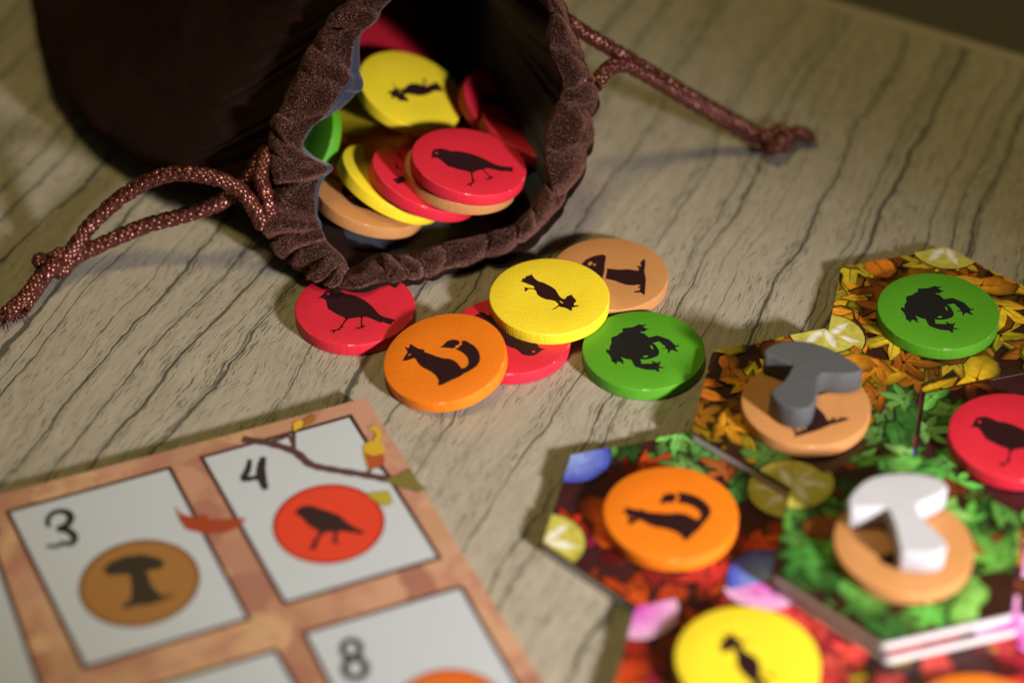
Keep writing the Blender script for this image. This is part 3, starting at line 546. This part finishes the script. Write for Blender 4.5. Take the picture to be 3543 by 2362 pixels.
# ------------------------------------------------------------------ mushroom figures
def meeple(key_, z0, mat, label):
    d = DATA['mee_' + key_]; h = 0.45; b = 0.03
    ol = catmull([(*p, 0) for p in d['p']], 130, True); n = len(ol)
    area = sum(ol[i].x * ol[(i + 1) % n].y - ol[(i + 1) % n].x * ol[i].y for i in range(n))
    if area < 0: ol.reverse()
    v = []; f = []
    def off(dist):
        out = []
        for i in range(n):
            t = (ol[(i + 1) % n] - ol[i - 1]).normalized(); out.append(ol[i] + Vector((-t.y, t.x, 0)) * dist)
        return out
    for dd, z in ((b, 0), (0, b), (0, h - b), (b * .35, h - b * .3), (b, h)):
        for p in off(dd): v.append((p.x, p.y, z))
    for r in range(4):
        for i in range(n):
            j = (i + 1) % n; f.append((r * n + i, r * n + j, (r + 1) * n + j, (r + 1) * n + i))
    for base, flip in ((0, True), (4 * n, False)):
        pts = [v[base + i] for i in range(n)]
        for t in poly_tris(pts):
            a, bb, c = (Vector((*pts[i][:2], 0)) for i in t)
            ccw = (bb - a).cross(c - a).z > 0
            f.append(tuple(base + i for i in (t if ccw != flip else t[::-1])))
    o = mesh_obj('mushroom_figure', v, f, mat, smooth=False)
    o.location = (*d['c'], z0)
    for p in o.data.polygons: p.use_smooth = len(p.vertices) == 4
    thing(o, label, 'game figure', 'mushroom figures')
meeple('gray', TK['t_brown'][2] + 0.074, M['grey'], 'grey wooden mushroom figure lying on a tan token')
meeple('white', TK['t_white'][2] + 0.109, M['white'], 'white wooden mushroom figure lying on a tan token')

# ------------------------------------------------------------------ score card
CA = math.radians(23.3); CC = DATA['card_corner']; ce1 = Vector((math.cos(CA), math.sin(CA), 0)); ce2 = Vector((-math.sin(CA), math.cos(CA), 0))
def cz_(p, q): return 0.2 + 0.08 * math.exp(-math.hypot(p, q) / 2.4)
def cpt(p, q, dz=0.0): return Vector((CC[0], CC[1], 0)) + ce1 * p + ce2 * q + Vector((0, 0, cz_(p, q) + dz))
CL, CW = 16.0, 12.0
NP, NQ = 64, 48
def cgrid(i, j):
    q = -CW * j / NQ
    right = 0.03 * -q
    top = 0.030
    p = -CL * i / NP
    pp = p + right * (1 + p / CL); qq = q + top * -p * (1 + q / CW)
    return pp, qq
v = []; f = []; cols = []
for j in range(NQ + 1):
    for i in range(NP + 1): v.append(cpt(*cgrid(i, j)))
for j in range(NQ):
    for i in range(NP):
        a = j * (NP + 1) + i; f.append((a, a + NP + 1, a + NP + 2, a + 1))
k = N('marbled_card'); o_ = k.obj()
vo = k.n('ShaderNodeTexVoronoi'); vo.inputs['Scale'].default_value = 1.15; vo.distance = 'MINKOWSKI'; vo.inputs['Exponent'].default_value = 1.4
wob = k.n('ShaderNodeTexNoise'); wob.inputs['Scale'].default_value = 0.9; wob.inputs['Detail'].default_value = 2
k.set(wob.inputs['Vector'], o_)
k.set(vo.inputs['Vector'], k.mix(0.55, o_, wob.outputs[1], 'ADD'))
h_ = k.sep(vo.outputs['Color'])[0]
c_ = k.ramp(h_, [(0.0, (0.38, 0.18, 0.12)), (0.3, (0.50, 0.28, 0.165)), (0.55, (0.29, 0.115, 0.085)), (0.75, (0.54, 0.33, 0.17)), (1.0, (0.44, 0.22, 0.15))])
n_ = k.noise(o_, 1.7, 4.0, 0.6)
c_ = k.mix(k.math('MULTIPLY', k.sstep(n_, 0.45, 0.62), 0.6), c_, (0.34, 0.14, 0.095)); c_ = k.mix(k.math('MULTIPLY', k.sstep(k.noise(o_, 0.8, 3.0), 0.56, 0.70), .5), c_, (0.48, 0.31, 0.12))
k.P(Base_Color=c_, Roughness=0.45, Specular_IOR_Level=0.35); linen(k, o_, 0.35)
card = mesh_obj('score_card', v, f, k.m)
thing(card, 'large orange-brown marbled score card with white numbered boxes', 'score card')
# cut edge all round and the grey back
ring = [(i, 0) for i in range(NP + 1)] + [(NP, j) for j in range(1, NQ + 1)] + [(i, NQ) for i in range(NP - 1, -1, -1)] + [(0, j) for j in range(NQ - 1, 0, -1)]
v = []; f = []
for i, j in ring:
    p = cpt(*cgrid(i, j)); v += [p - Vector((0, 0, 0.0015)), p - Vector((0, 0, 0.19))]
m_ = len(ring)
for i in range(m_):
    j = (i + 1) % m_; f.append((2 * i, 2 * i + 1, 2 * j + 1, 2 * j))
f.append(tuple(2 * i + 1 for i in range(m_)))
mesh_obj('cut_edge', v, f, M['cardedge'], card, smooth=False)
def subdiv_poly(pts, step=0.3):
    out = []
    for i, p in enumerate(pts):
        q = pts[(i + 1) % len(pts)]; d = math.hypot(q[0] - p[0], q[1] - p[1]); n = max(1, int(d / step))
        for t in range(n): out.append((p[0] + (q[0] - p[0]) * t / n, p[1] + (q[1] - p[1]) * t / n))
    return out
def cdecal(name, pts, dz, col, parent, rim=None, mat=None):
    """flat printed patch on the card; fan from the centre when it is convex, else triangulated"""
    v = [cpt(p[0], p[1], dz) for p in pts]; f = []
    cols = [col] * len(v)
    if rim is not None:
        cx = sum(p[0] for p in pts) / len(pts); cy = sum(p[1] for p in pts) / len(pts); n = len(pts)
        v = []; cols = []
        for s, cc in ((1.0, rim), (0.9, col), (0.55, col)):
            for p in pts: v.append(cpt(cx + (p[0] - cx) * s, cy + (p[1] - cy) * s, dz)); cols.append(cc)
        v.append(cpt(cx, cy, dz)); cols.append(col)
        for r in range(2):
            for i in range(n): j = (i + 1) % n; f.append((r * n + i, r * n + j, (r + 1) * n + j, (r + 1) * n + i))
        for i in range(n): f.append((2 * n + i, 2 * n + (i + 1) % n, 3 * n))
    else:
        f = list(poly_tris(pts))
    o = mesh_obj(name, v, f, mat or M['cardprint'], parent, smooth=False, cols=cols)
    return o
def cgridquad(name, quad, dz, col, parent, n=12):
    v = []; f = []
    for j in range(n + 1):
        for i in range(n + 1):
            a, b = i / n, j / n
            p = [(1 - a) * (1 - b) * quad[0][m] + a * (1 - b) * quad[1][m] + a * b * quad[2][m] + (1 - a) * b * quad[3][m] for m in (0, 1)]
            v.append(cpt(*p, dz))
    for j in range(n):
        for i in range(n): a = j * (n + 1) + i; f.append((a, a + 1, a + n + 2, a + n + 1))
    return mesh_obj(name, v, f, M['cardprint'], parent, smooth=False, cols=[col] * len(v))
def grow(quad, d):
    cx = sum(p[0] for p in quad) / 4; cy = sum(p[1] for p in quad) / 4; out = []
    for p in quad:
        out.append((p[0] + d * (1 if p[0] > cx else -1), p[1] + d * (1 if p[1] > cy else -1)))
    return out
CD = DATA['card']; WHITE = (0.455, 0.485, 0.505); DK = (0.055, 0.020, 0.018)
def cstroke(name, pts, w, dz, col, parent, taper=True, closed=False):
    sp = catmull([(*p, 0) for p in pts], max(24, len(pts) * 6), False); v = []; f = []
    for i, p in enumerate(sp):
        t = (sp[min(i + 1, len(sp) - 1)] - sp[max(i - 1, 0)]).normalized(); s = i / (len(sp) - 1)
        ww = w * (0.55 + 0.45 * math.sin(math.pi * min(1, max(0, s))) if taper else 1.0) * (1 + .12 * math.sin(i * 1.7))
        nx = Vector((-t.y, t.x, 0)) * ww * .5
        for q in (p + nx, p - nx): v.append(cpt(q.x, q.y, dz))
    for i in range(len(sp) - 1): f.append((2 * i, 2 * i + 1, 2 * i + 3, 2 * i + 2))
    return mesh_obj(name, v, f, M['cardprint'], parent, smooth=False, cols=[col] * len(v))
boxes = {}
for kx in ('cell3', 'cell4', 'cell8', 'cellLow', 'cellLeft'):
    fr = cgridquad('box_border', grow(CD[kx], 0.075), 0.003, DK, card)
    boxes[kx] = cgridquad('white_box', CD[kx], 0.005, WHITE, fr)
INKC = (0.022, 0.016, 0.016)
cstroke('numeral_three', CD['n3'], 0.135, 0.007, INKC, card)
n4 = cstroke('numeral_four', CD['n4a'], 0.13, 0.007, INKC, card); cstroke('upright_stroke', CD['n4b'], 0.17, 0.0085, INKC, n4)
n8 = cstroke('numeral_eight', CD['n8a'], 0.11, 0.007, INKC, card, False); cstroke('lower_loop', CD['n8b'], 0.12, 0.0085, INKC, n8, False)
def circ(c3, n=48):
    c, a, b = c3; r = (math.hypot(a[0] - c[0], a[1] - c[1]) + math.hypot(b[0] - c[0], b[1] - c[1])) / 2
    return [(c[0] + r * math.cos(2 * math.pi * i / n), c[1] + r * math.sin(2 * math.pi * i / n)) for i in range(n)]
c3 = cdecal('printed_tan_disc', circ(CD['c3']), 0.007, (0.30, 0.135, 0.035), card, rim=(0.11, 0.045, 0.018))
cdecal('printed_mushroom', CD['mush'], 0.009, (0.030, 0.022, 0.014), c3)
c4 = cdecal('printed_red_disc', circ(CD['c4']), 0.007, (0.60, 0.045, 0.018), card, rim=(0.22, 0.014, 0.01))
cdecal('printed_bird', CD['bird'], 0.009, (0.030, 0.010, 0.012), c4)
c8 = cdecal('printed_orange_disc', circ(CD['c8']), 0.007, (0.58, 0.12, 0.012), card, rim=(0.24, 0.035, 0.008))
TW = (0.085, 0.035, 0.03)
tw = cstroke('printed_twig', CD['twig'], 0.15, 0.011, TW, card, False)
for q, kx in enumerate(('twig2', 'twig3', 'twig4')): cstroke('side_twig', CD[kx], 0.075, 0.012 + q * .001, TW, tw)
lf = [('leafA', (0.62, 0.38, 0.02)), ('leafA2', (0.30, 0.12, 0.02)), ('leafB', (0.50, 0.33, 0.02)), ('leafB2', (0.34, 0.07, 0.02)), ('leafC', (0.36, 0.30, 0.03)), ('leafD', (0.30, 0.045, 0.016)), ('moss', (0.16, 0.13, 0.03))]
for q, (kx, cc) in enumerate(lf):
    cdecal('printed_leaf', [tuple(p) for p in CD[kx]], 0.015 + q * 0.001, cc, card, rim=tuple(x * .45 for x in cc) if kx in ('leafA', 'leafA2', 'leafC') else None)
cdecal('printed_leaf', circ([[-6.75, -0.62], [-6.60, -0.62], [-6.75, -0.47]], 20), 0.013, (0.08, 0.02, 0.015), card)

# ------------------------------------------------------------------ velvet drawstring bag
bag = empty('drawstring_bag', (-3.0, 5.0, 0))
thing(bag, 'dark brown velvet drawstring bag lying open with tokens inside', 'bag')
BO = Vector((-3.0, 5.0, 0))
def bag_part(name, verts, faces, mat, smooth=True, uvs=None):
    return mesh_obj(name, [Vector(p) - BO for p in verts], faces, mat, bag, smooth, uvs=uvs)
NPHI = 720
Il = catmull(DATA['I'], NPHI, True); Ol = catmull(DATA['O'], NPHI, True); nrm = Vector(DATA['n'])
cen = sum(Ol, Vector()) / NPHI
# gathers: uneven folds round the rim
rnd = random.Random(5)
arc = [0.0]
for i in range(NPHI): arc.append(arc[-1] + (Ol[(i + 1) % NPHI] - Ol[i]).length)
L = arc[-1]
RR = L / (2 * math.pi)
gp = [0.0]
while gp[-1] < L - 0.45: gp.append(gp[-1] + rnd.choice((rnd.uniform(0.38, 0.55), rnd.uniform(0.60, 0.95))))
gp[-1] = L
gh = [rnd.uniform(0.55, 1.0) for _ in gp]; gs = [rnd.uniform(-.28, .28) for _ in gp]; gd = [rnd.uniform(0, 1) for _ in gp]
def gather(s, t=0.5):
    """rounded lobes between narrow creases; some creases run out before they reach the lip"""
    s = s % L
    for i in range(len(gp) - 1):
        if gp[i] <= s <= gp[i + 1]:
            x = (s - gp[i]) / (gp[i + 1] - gp[i]); h = gh[i]
            lobe = (1 - abs(2 * x - 1) ** 3.2)
            near = gd[i] if x < .5 else gd[(i + 1) % (len(gp) - 1)]
            fade = 0.35 + 0.65 * min(1, max(0, (t * 1.3 if near < .4 else (1.3 - t * 1.3 if near < .65 else 1.0))))
            return h * (lobe * fade + (1 - fade)) - 0.55
    return 0
NB = 26
rows = []
for r in range(NB + 1):
    t = r / NB; row = []
    for i in range(NPHI):
        I_, O_ = Il[i], Ol[i]; w = (O_ - I_).length
        tang = (Ol[(i + 1) % NPHI] - Ol[i - 1]).normalized()
        out = (O_ - I_).normalized()
        s = arc[i] + 0.42 * (t - .5) * mnoise.noise(Vector((math.cos(arc[i] / RR) * 3, math.sin(arc[i] / RR) * 3, 0))) * 2 + 0.06 * math.sin(t * 5 + arc[i])
        g = gather(s, t)
        bul = math.sin(math.pi * t) ** 0.8
        P = I_.lerp(O_, t) + nrm * (0.26 * bul + 0.02)
        amp = 0.30 * (0.45 + 0.62 * math.sin(math.pi * (0.08 + 0.84 * t)))
        P += nrm * g * amp + out * g * (0.15 * (t - .35))
        aa = arc[i] / RR; wv_ = mnoise.noise(Vector((math.cos(aa) * 2.6, math.sin(aa) * 2.6, 4.0)))
        P += out * wv_ * 0.26 * (1 - t) + nrm * 0.22 * mnoise.noise(Vector((math.cos(aa) * 3.4, math.sin(aa) * 3.4, 8.0 + t * .5)))
        q = P * 2.2; P += nrm * 0.07 * mnoise.noise(q) + out * 0.07 * mnoise.noise(q + Vector((9, 3, 1)))
        q = P * 6.5; P += nrm * 0.012 * mnoise.noise(q) + tang * 0.015 * mnoise.noise(q + Vector((2, 7, 5)))
        if P.z < 0.04: P.z = 0.04 + 0.02 * mnoise.noise(P * 4)
        row.append(P)
    rows.append(row)
def loft(rows):
    v = []; f = []
    for row in rows: v += row
    n = len(rows[0])
    for r in range(len(rows) - 1):
        for i in range(n):
            j = (i + 1) % n; f.append((r * n + i, r * n + j, (r + 1) * n + j, (r + 1) * n + i))
    return v, f
# the velvet turns in over the lip before the lining starts
turn = []
ci0 = sum(rows[0], Vector()) / NPHI
for d, o in ((0.36, 1.0), (0.24, 1.004), (0.12, 1.002)):
    turn.append([ci0 + (p - ci0) * o - nrm * (d - 0.02) for p in rows[0]])
rows = turn + rows
lip0 = rows[0]; band_end = rows[-1]
v, f = loft(rows); rim_o = bag_part('gathered_rim', v, f, M['velvet'])
def nap(v, f, name, parent_part, n, seed, length=0.034):
    """short velvet pile standing on a fabric surface"""
    r_ = random.Random(seed); ar = []; tot = 0
    for q in f:
        a, b, c, d = (v[i] for i in q)
        tot += ((c - a).cross(d - b)).length * 0.5; ar.append(tot)
    import bisect
    V = []; F = []; Cc = []
    for k in range(n):
        q = f[bisect.bisect(ar, r_.random() * tot) % len(f)]
        a, b, c, d = (v[i] for i in q); x, y = r_.random(), r_.random()
        p = (a.lerp(b, x)).lerp(d.lerp(c, x), y)
        nn = (c - a).cross(d - b)
        if nn.length < 1e-9: continue
        nn = nn.normalized()
        if nn.dot(p - BCEN) < 0: nn = -nn
        dr = (nn + Vector((r_.gauss(0, .5), r_.gauss(0, .5), r_.gauss(-.15, .5)))).normalized()
        sd = dr.cross(Vector((r_.gauss(0, 1), r_.gauss(0, 1), r_.gauss(0, 1)))).normalized() * r_.uniform(.0035, .0055)
        l = length * r_.uniform(.5, 1.2); i = len(V)
        V += [p - sd - nn * .006, p + sd - nn * .006, p + dr * l]; F.append((i, i + 1, i + 2))
        g = r_.random()
        col = (0.52, 0.38, 0.36) if g < 0.02 else ((0.31, 0.145, 0.100) if g < 0.22 else ((0.20, 0.082, 0.055) if g < .7 else (0.125, 0.050, 0.033)))
        Cc += [col] * 3
    o = mesh_obj(name, [p - BO for p in V], F, M['nap'], parent_part, False, cols=Cc); o['kind'] = 'stuff'
    return o
BCEN = cen - nrm * 0.45
# the band is a roll of cloth: its own centre line decides which way the pile stands
nap(v, f, 'velvet_pile', rim_o, 190000, 3)
# body: lofted from the rim's back edge to the rounded far end
ax = Vector((-0.42, 0.905, 0)).normalized(); side = Vector((0.905, 0.42, 0)).normalized()
up3 = nrm.cross(Vector((1, 0, 0))).normalized()
if up3.z < 0: up3 = -up3
rt3 = up3.cross(nrm).normalized()
if rt3.x < 0: rt3 = -rt3
phi = [math.atan2((p - cen).dot(up3), (p - cen).dot(rt3)) for p in Ol]
STEP = 2
def ellipse_row(c, w, h, zc, pw=0.85, low=0.0):
    out = []
    for i in range(0, NPHI, STEP):
        a = phi[i]; ca, sa = math.cos(a), math.sin(a)
        x = math.copysign(abs(ca) ** pw, ca) * w; z = zc + math.copysign(abs(sa) ** pw, sa) * h
        if ca < 0: z *= 1 - low * abs(ca)
        out.append(Vector((c[0], c[1], 0)) + side * x + Vector((0, 0, z)))
    return out
br = [[band_end[i] for i in range(0, NPHI, STEP)]]
cc = sum(br[0], Vector()) / len(br[0])
br.append([cc + (p - cc) * 0.965 - nrm * 0.35 for p in br[0]])
br.append(ellipse_row((-3.35, 5.7), 3.75, 2.35, 2.35, 0.95, 0.62))
br.append(ellipse_row((-4.35, 8.0), 4.65, 2.2, 2.2, 0.95, 0.62))
br.append(ellipse_row((-5.5, 11.0), 5.0, 1.9, 1.9, 0.95, 0.55))
br.append(ellipse_row((-6.6, 14.0), 4.4, 1.5, 1.5))
br.append(ellipse_row((-7.2, 15.8), 2.6, 1.2, 1.4))
br.append(ellipse_row((-7.4, 16.3), 0.3, 0.2, 1.0))
body = []
NR = 70; n2 = len(br[0])
colsp = [catmull([row[i] for row in br], NR, False) for i in range(n2)]
for r in range(NR):
    row = []
    t = r / (NR - 1)
    for i in range(n2):
        P = colsp[i][r].copy()
        if r > 0:
            d = (P - Vector((-3.4 - 4 * t, 5 + 10 * t, 2.3))).normalized()
            pl = gather(arc[i * STEP]) * 0.16 * math.exp(-t * 9) + 0.16 * mnoise.noise(P * 0.55) + 0.07 * mnoise.noise(P * 1.5)
            P += d * pl * min(1, t * 14)
        if P.z < 0.03: P.z = 0.03
        row.append(P)
    body.append(row)
v, f = loft(body); bag_part('bag_body', v, f, M['velvet'])
# navy lining
lr = [[lip0[i] for i in range(0, NPHI, STEP)]]
ci = sum(lr[0], Vector()) / len(lr[0])
def inw(p):
    a = math.degrees(math.atan2((p - ci).dot(up3), (p - ci).dot(rt3))) % 360
    return max(0.0, 1 - abs(a - 152) / 27)          # the lining only bulges into view on the upper left
lr.append([ci + (p - ci) * (1.01 - 0.10 * inw(p)) - nrm * 0.15 for p in lr[0]])
lr.append([ci + (p - ci) * (1.02 - 0.17 * inw(p)) - nrm * 0.7 for p in lr[0]])
lr.append(ellipse_row((-3.1, 6.1), 3.0, 2.2, 2.3, 1.0, 0.55))
lr.append(ellipse_row((-4.2, 8.5), 4.0, 2.0, 2.1, 1.0, 0.58))
lr.append(ellipse_row((-5.2, 11.0), 4.3, 1.6, 1.7, 0.95, .5))
lr.append(ellipse_row((-6.0, 13.2), 2.5, .8, 1.0))
lr.append(ellipse_row((-6.2, 13.6), 0.2, 0.2, 1.2))
colsp = [catmull([row[i] for row in lr], 40, False) for i in range(n2)]
lin = []
for r in range(40):
    row = []
    for i in range(n2):
        P = colsp[i][r].copy()
        if r > 1: P += Vector((0, 0, 1)) * 0.05 * mnoise.noise(P * 1.3) - (P - ci).normalized() * 0.05 * (gather(arc[i * STEP]) if r < 12 else 0)
        if P.z < 0.12: P.z = 0.12
        row.append(P)
    lin.append(row)
v, f = loft(lin); bag_part('lining', v, f, M['lining'])

# ------------------------------------------------------------------ drawstrings
def frames(pts):
    """parallel-transport frames along a polyline"""
    out = []; t = (pts[1] - pts[0]).normalized(); a = Vector((0, 0, 1))
    nx = (a - t * a.dot(t)).normalized()
    for i, p in enumerate(pts):
        t = (pts[min(i + 1, len(pts) - 1)] - pts[max(i - 1, 0)]).normalized()
        nx = (nx - t * nx.dot(t)).normalized(); out.append((p, t, nx, t.cross(nx)))
    return out
def resample(path, step):
    sp = catmull(path, 400, False); out = [sp[0]]; acc = 0
    for a, b in zip(sp, sp[1:]):
        d = (b - a).length; acc += d
        if acc >= step: out.append(b); acc = 0
    return out
def braid(path, rad, nst=5, pitch=0.62, sr=0.056):
    pts = resample(path, 0.022); fr = frames(pts); v = []; f = []; uv = []
    s = 0.0; ss = [0.0]
    for a, b in zip(pts, pts[1:]): s += (b - a).length; ss.append(s)
    for direc in (1, -1):
        for k in range(nst):
            ph = 2 * math.pi * k / nst; base = len(v); cen_ = []
            for (p, t, nx, ny), s in zip(fr, ss):
                th = direc * (2 * math.pi * s / pitch) + ph
                wv = 0.026 * math.cos(nst * 2 * math.pi * s / pitch + (0 if direc > 0 else math.pi) + k * math.pi)
                rr = rad + wv
                cen_.append((p + (nx * math.cos(th) + ny * math.sin(th)) * rr, nx * math.cos(th) + ny * math.sin(th)))
            m = 6
            for i, (c, rdir) in enumerate(cen_):
                tt = (cen_[min(i + 1, len(cen_) - 1)][0] - cen_[max(i - 1, 0)][0]).normalized()
                bx = tt.cross(rdir).normalized()
                for q in range(m):
                    a = 2 * math.pi * q / m
                    v.append(c + bx * math.cos(a) * sr * 1.25 + rdir * math.sin(a) * sr * 0.62); uv.append((ss[i], q / m))
            for i in range(len(cen_) - 1):
                for q in range(m):
                    w = (q + 1) % m; f.append((base + i * m + q, base + i * m + w, base + (i + 1) * m + w, base + (i + 1) * m + q))
    return v, f, uv
def tube(pts, rad, m=14, cap=True):
    fr = frames(pts); v = []; f = []; uv = []; s = 0
    for i, (p, t, nx, ny) in enumerate(fr):
        if i: s += (pts[i] - pts[i - 1]).length
        r = rad(i / (len(fr) - 1)) if callable(rad) else rad
        for q in range(m):
            a = 2 * math.pi * q / m; v.append(p + (nx * math.cos(a) + ny * math.sin(a)) * r); uv.append((s, q / m))
    for i in range(len(fr) - 1):
        for q in range(m):
            w = (q + 1) % m; f.append((i * m + q, i * m + w, (i + 1) * m + w, (i + 1) * m + q))
    if cap: f.append(tuple(range(m))[::-1]); f.append(tuple((len(fr) - 1) * m + q for q in range(m)))
    return v, f, uv
def sub(parent_part, name, v, f, mat, uv=None):
    return mesh_obj(name, [Vector(p) - BO for p in v], f, mat, parent_part, True, uvs=uv)
RC = 0.105
def knot(ax0, ax1, parent_part, size=0.090, tr=0.150):
    """a pulled-tight overhand knot: trefoil curve squashed along the cord"""
    a, b = Vector(ax0), Vector(ax1); c = (a + b) / 2; t = (b - a).normalized()
    ny = Vector((0, 0, 1)).cross(t).normalized(); nz = t.cross(ny); pts = []
    for i in range(121):
        w = 2 * math.pi * i / 120
        x = math.sin(w) + 2 * math.sin(2 * w); y = math.cos(w) - 2 * math.cos(2 * w); z = -math.sin(3 * w)
        pts.append(c + (t * x * 1.15 + ny * y * 0.85) * size + nz * z * size * 1.25)
    lo = min(p.z for p in pts)
    for p in pts: p.z += max(0, tr + 0.01 - lo)
    v, f, uv = braid(pts[::4], tr * 0.66)
    o = sub(parent_part, 'knot', v, f, M['satin'], uv); o['kind'] = 'stuff'
    return o
def drawstring(paths, knot_ax, tails):
    v, f, uv = braid(paths[0], RC)
    part = bag_part('drawstring', v, f, M['satin'], uvs=uv); part['kind'] = 'stuff'
    for p in paths[1:]:
        v, f, uv = braid(p, RC); o = sub(part, 'cord_strand', v, f, M['satin'], uv); o['kind'] = 'stuff'
    knot(*knot_ax, part)
    for p in tails:
        v, f, uv = braid(p, RC * 0.95)
        e = Vector(p[-1]); dr_ = (e - Vector(p[-2])).normalized()
        for q in range(34):                                        # frayed threads
            d2 = (dr_ + Vector((rnd.gauss(0, .45), rnd.gauss(0, .45), rnd.gauss(0, .3)))).normalized(); st = e + Vector((rnd.gauss(0, .06), rnd.gauss(0, .06), rnd.gauss(0, .05)))
            l = rnd.uniform(.08, .26); pp = [st, st + d2 * l * .5, st + d2 * l + Vector((0, 0, rnd.gauss(-.03, .03)))]
            for x in pp: x.z = max(x.z, .03)
            v2, f2, u2 = tube(pp, 0.010, 4); b0 = len(v); v += v2; uv += u2; f += [tuple(i + b0 for i in ff) for ff in f2]
        o = sub(part, 'cord_end', v, f, M['satin'], uv); o['kind'] = 'stuff'
    return part
dl = drawstring([DATA['cordL1'], DATA['cordL2']], DATA['knotL'], [DATA['tailL1'], DATA['tailL2']])
dl['label'] = 'copper brown braided cord with a knot at its end, on the left side'
dr = drawstring([DATA['cordR1'], DATA['cordR2']], DATA['knotR'], [DATA['tailR']])
dr['label'] = 'copper brown braided cord stretched out to a knot, on the right side'

# ------------------------------------------------------------------ tokens inside the bag
BL = ['red bird token on top of the heap in the bag mouth', 'tan token just showing under the topmost red bird token in the bag',
      'red token in the bag overlapped by the topmost red bird token', 'yellow token in the bag between a tan and a red token',
      'tan token in the bag lowest at the front near the rim', 'tan token in the dark bottom corner of the bag mouth',
      'large showing yellow squirrel token in the middle of the bag', 'red token in shadow at the right side inside the bag',
      'green token in the bag beside the blue lining', 'yellow token in the bag half hidden behind the yellow squirrel token',
      'orange token in the bag under the half hidden yellow token', 'dark red token deep in the back of the bag',
      'orange token at the very back of the bag by the rim', 'dark red token low at the right inside the bag',
      'orange token in the bag beneath the middle of the heap', 'tan token in the shade behind the topmost red bird token']
for (col, x, y, z, nx, ny, nz, rot, pr), lb in zip(DATA['bagtok'], BL):
    token(col, (x, y, z), (nx, ny, nz), label=lb, print_=pr, rot=rot, group=GB)

# ------------------------------------------------------------------ centimetres to metres
for o in list(scene.objects):
    if o.parent is None and o.type in {'MESH', 'EMPTY'}:
        o.matrix_world = Matrix.Scale(S, 4) @ o.matrix_basis
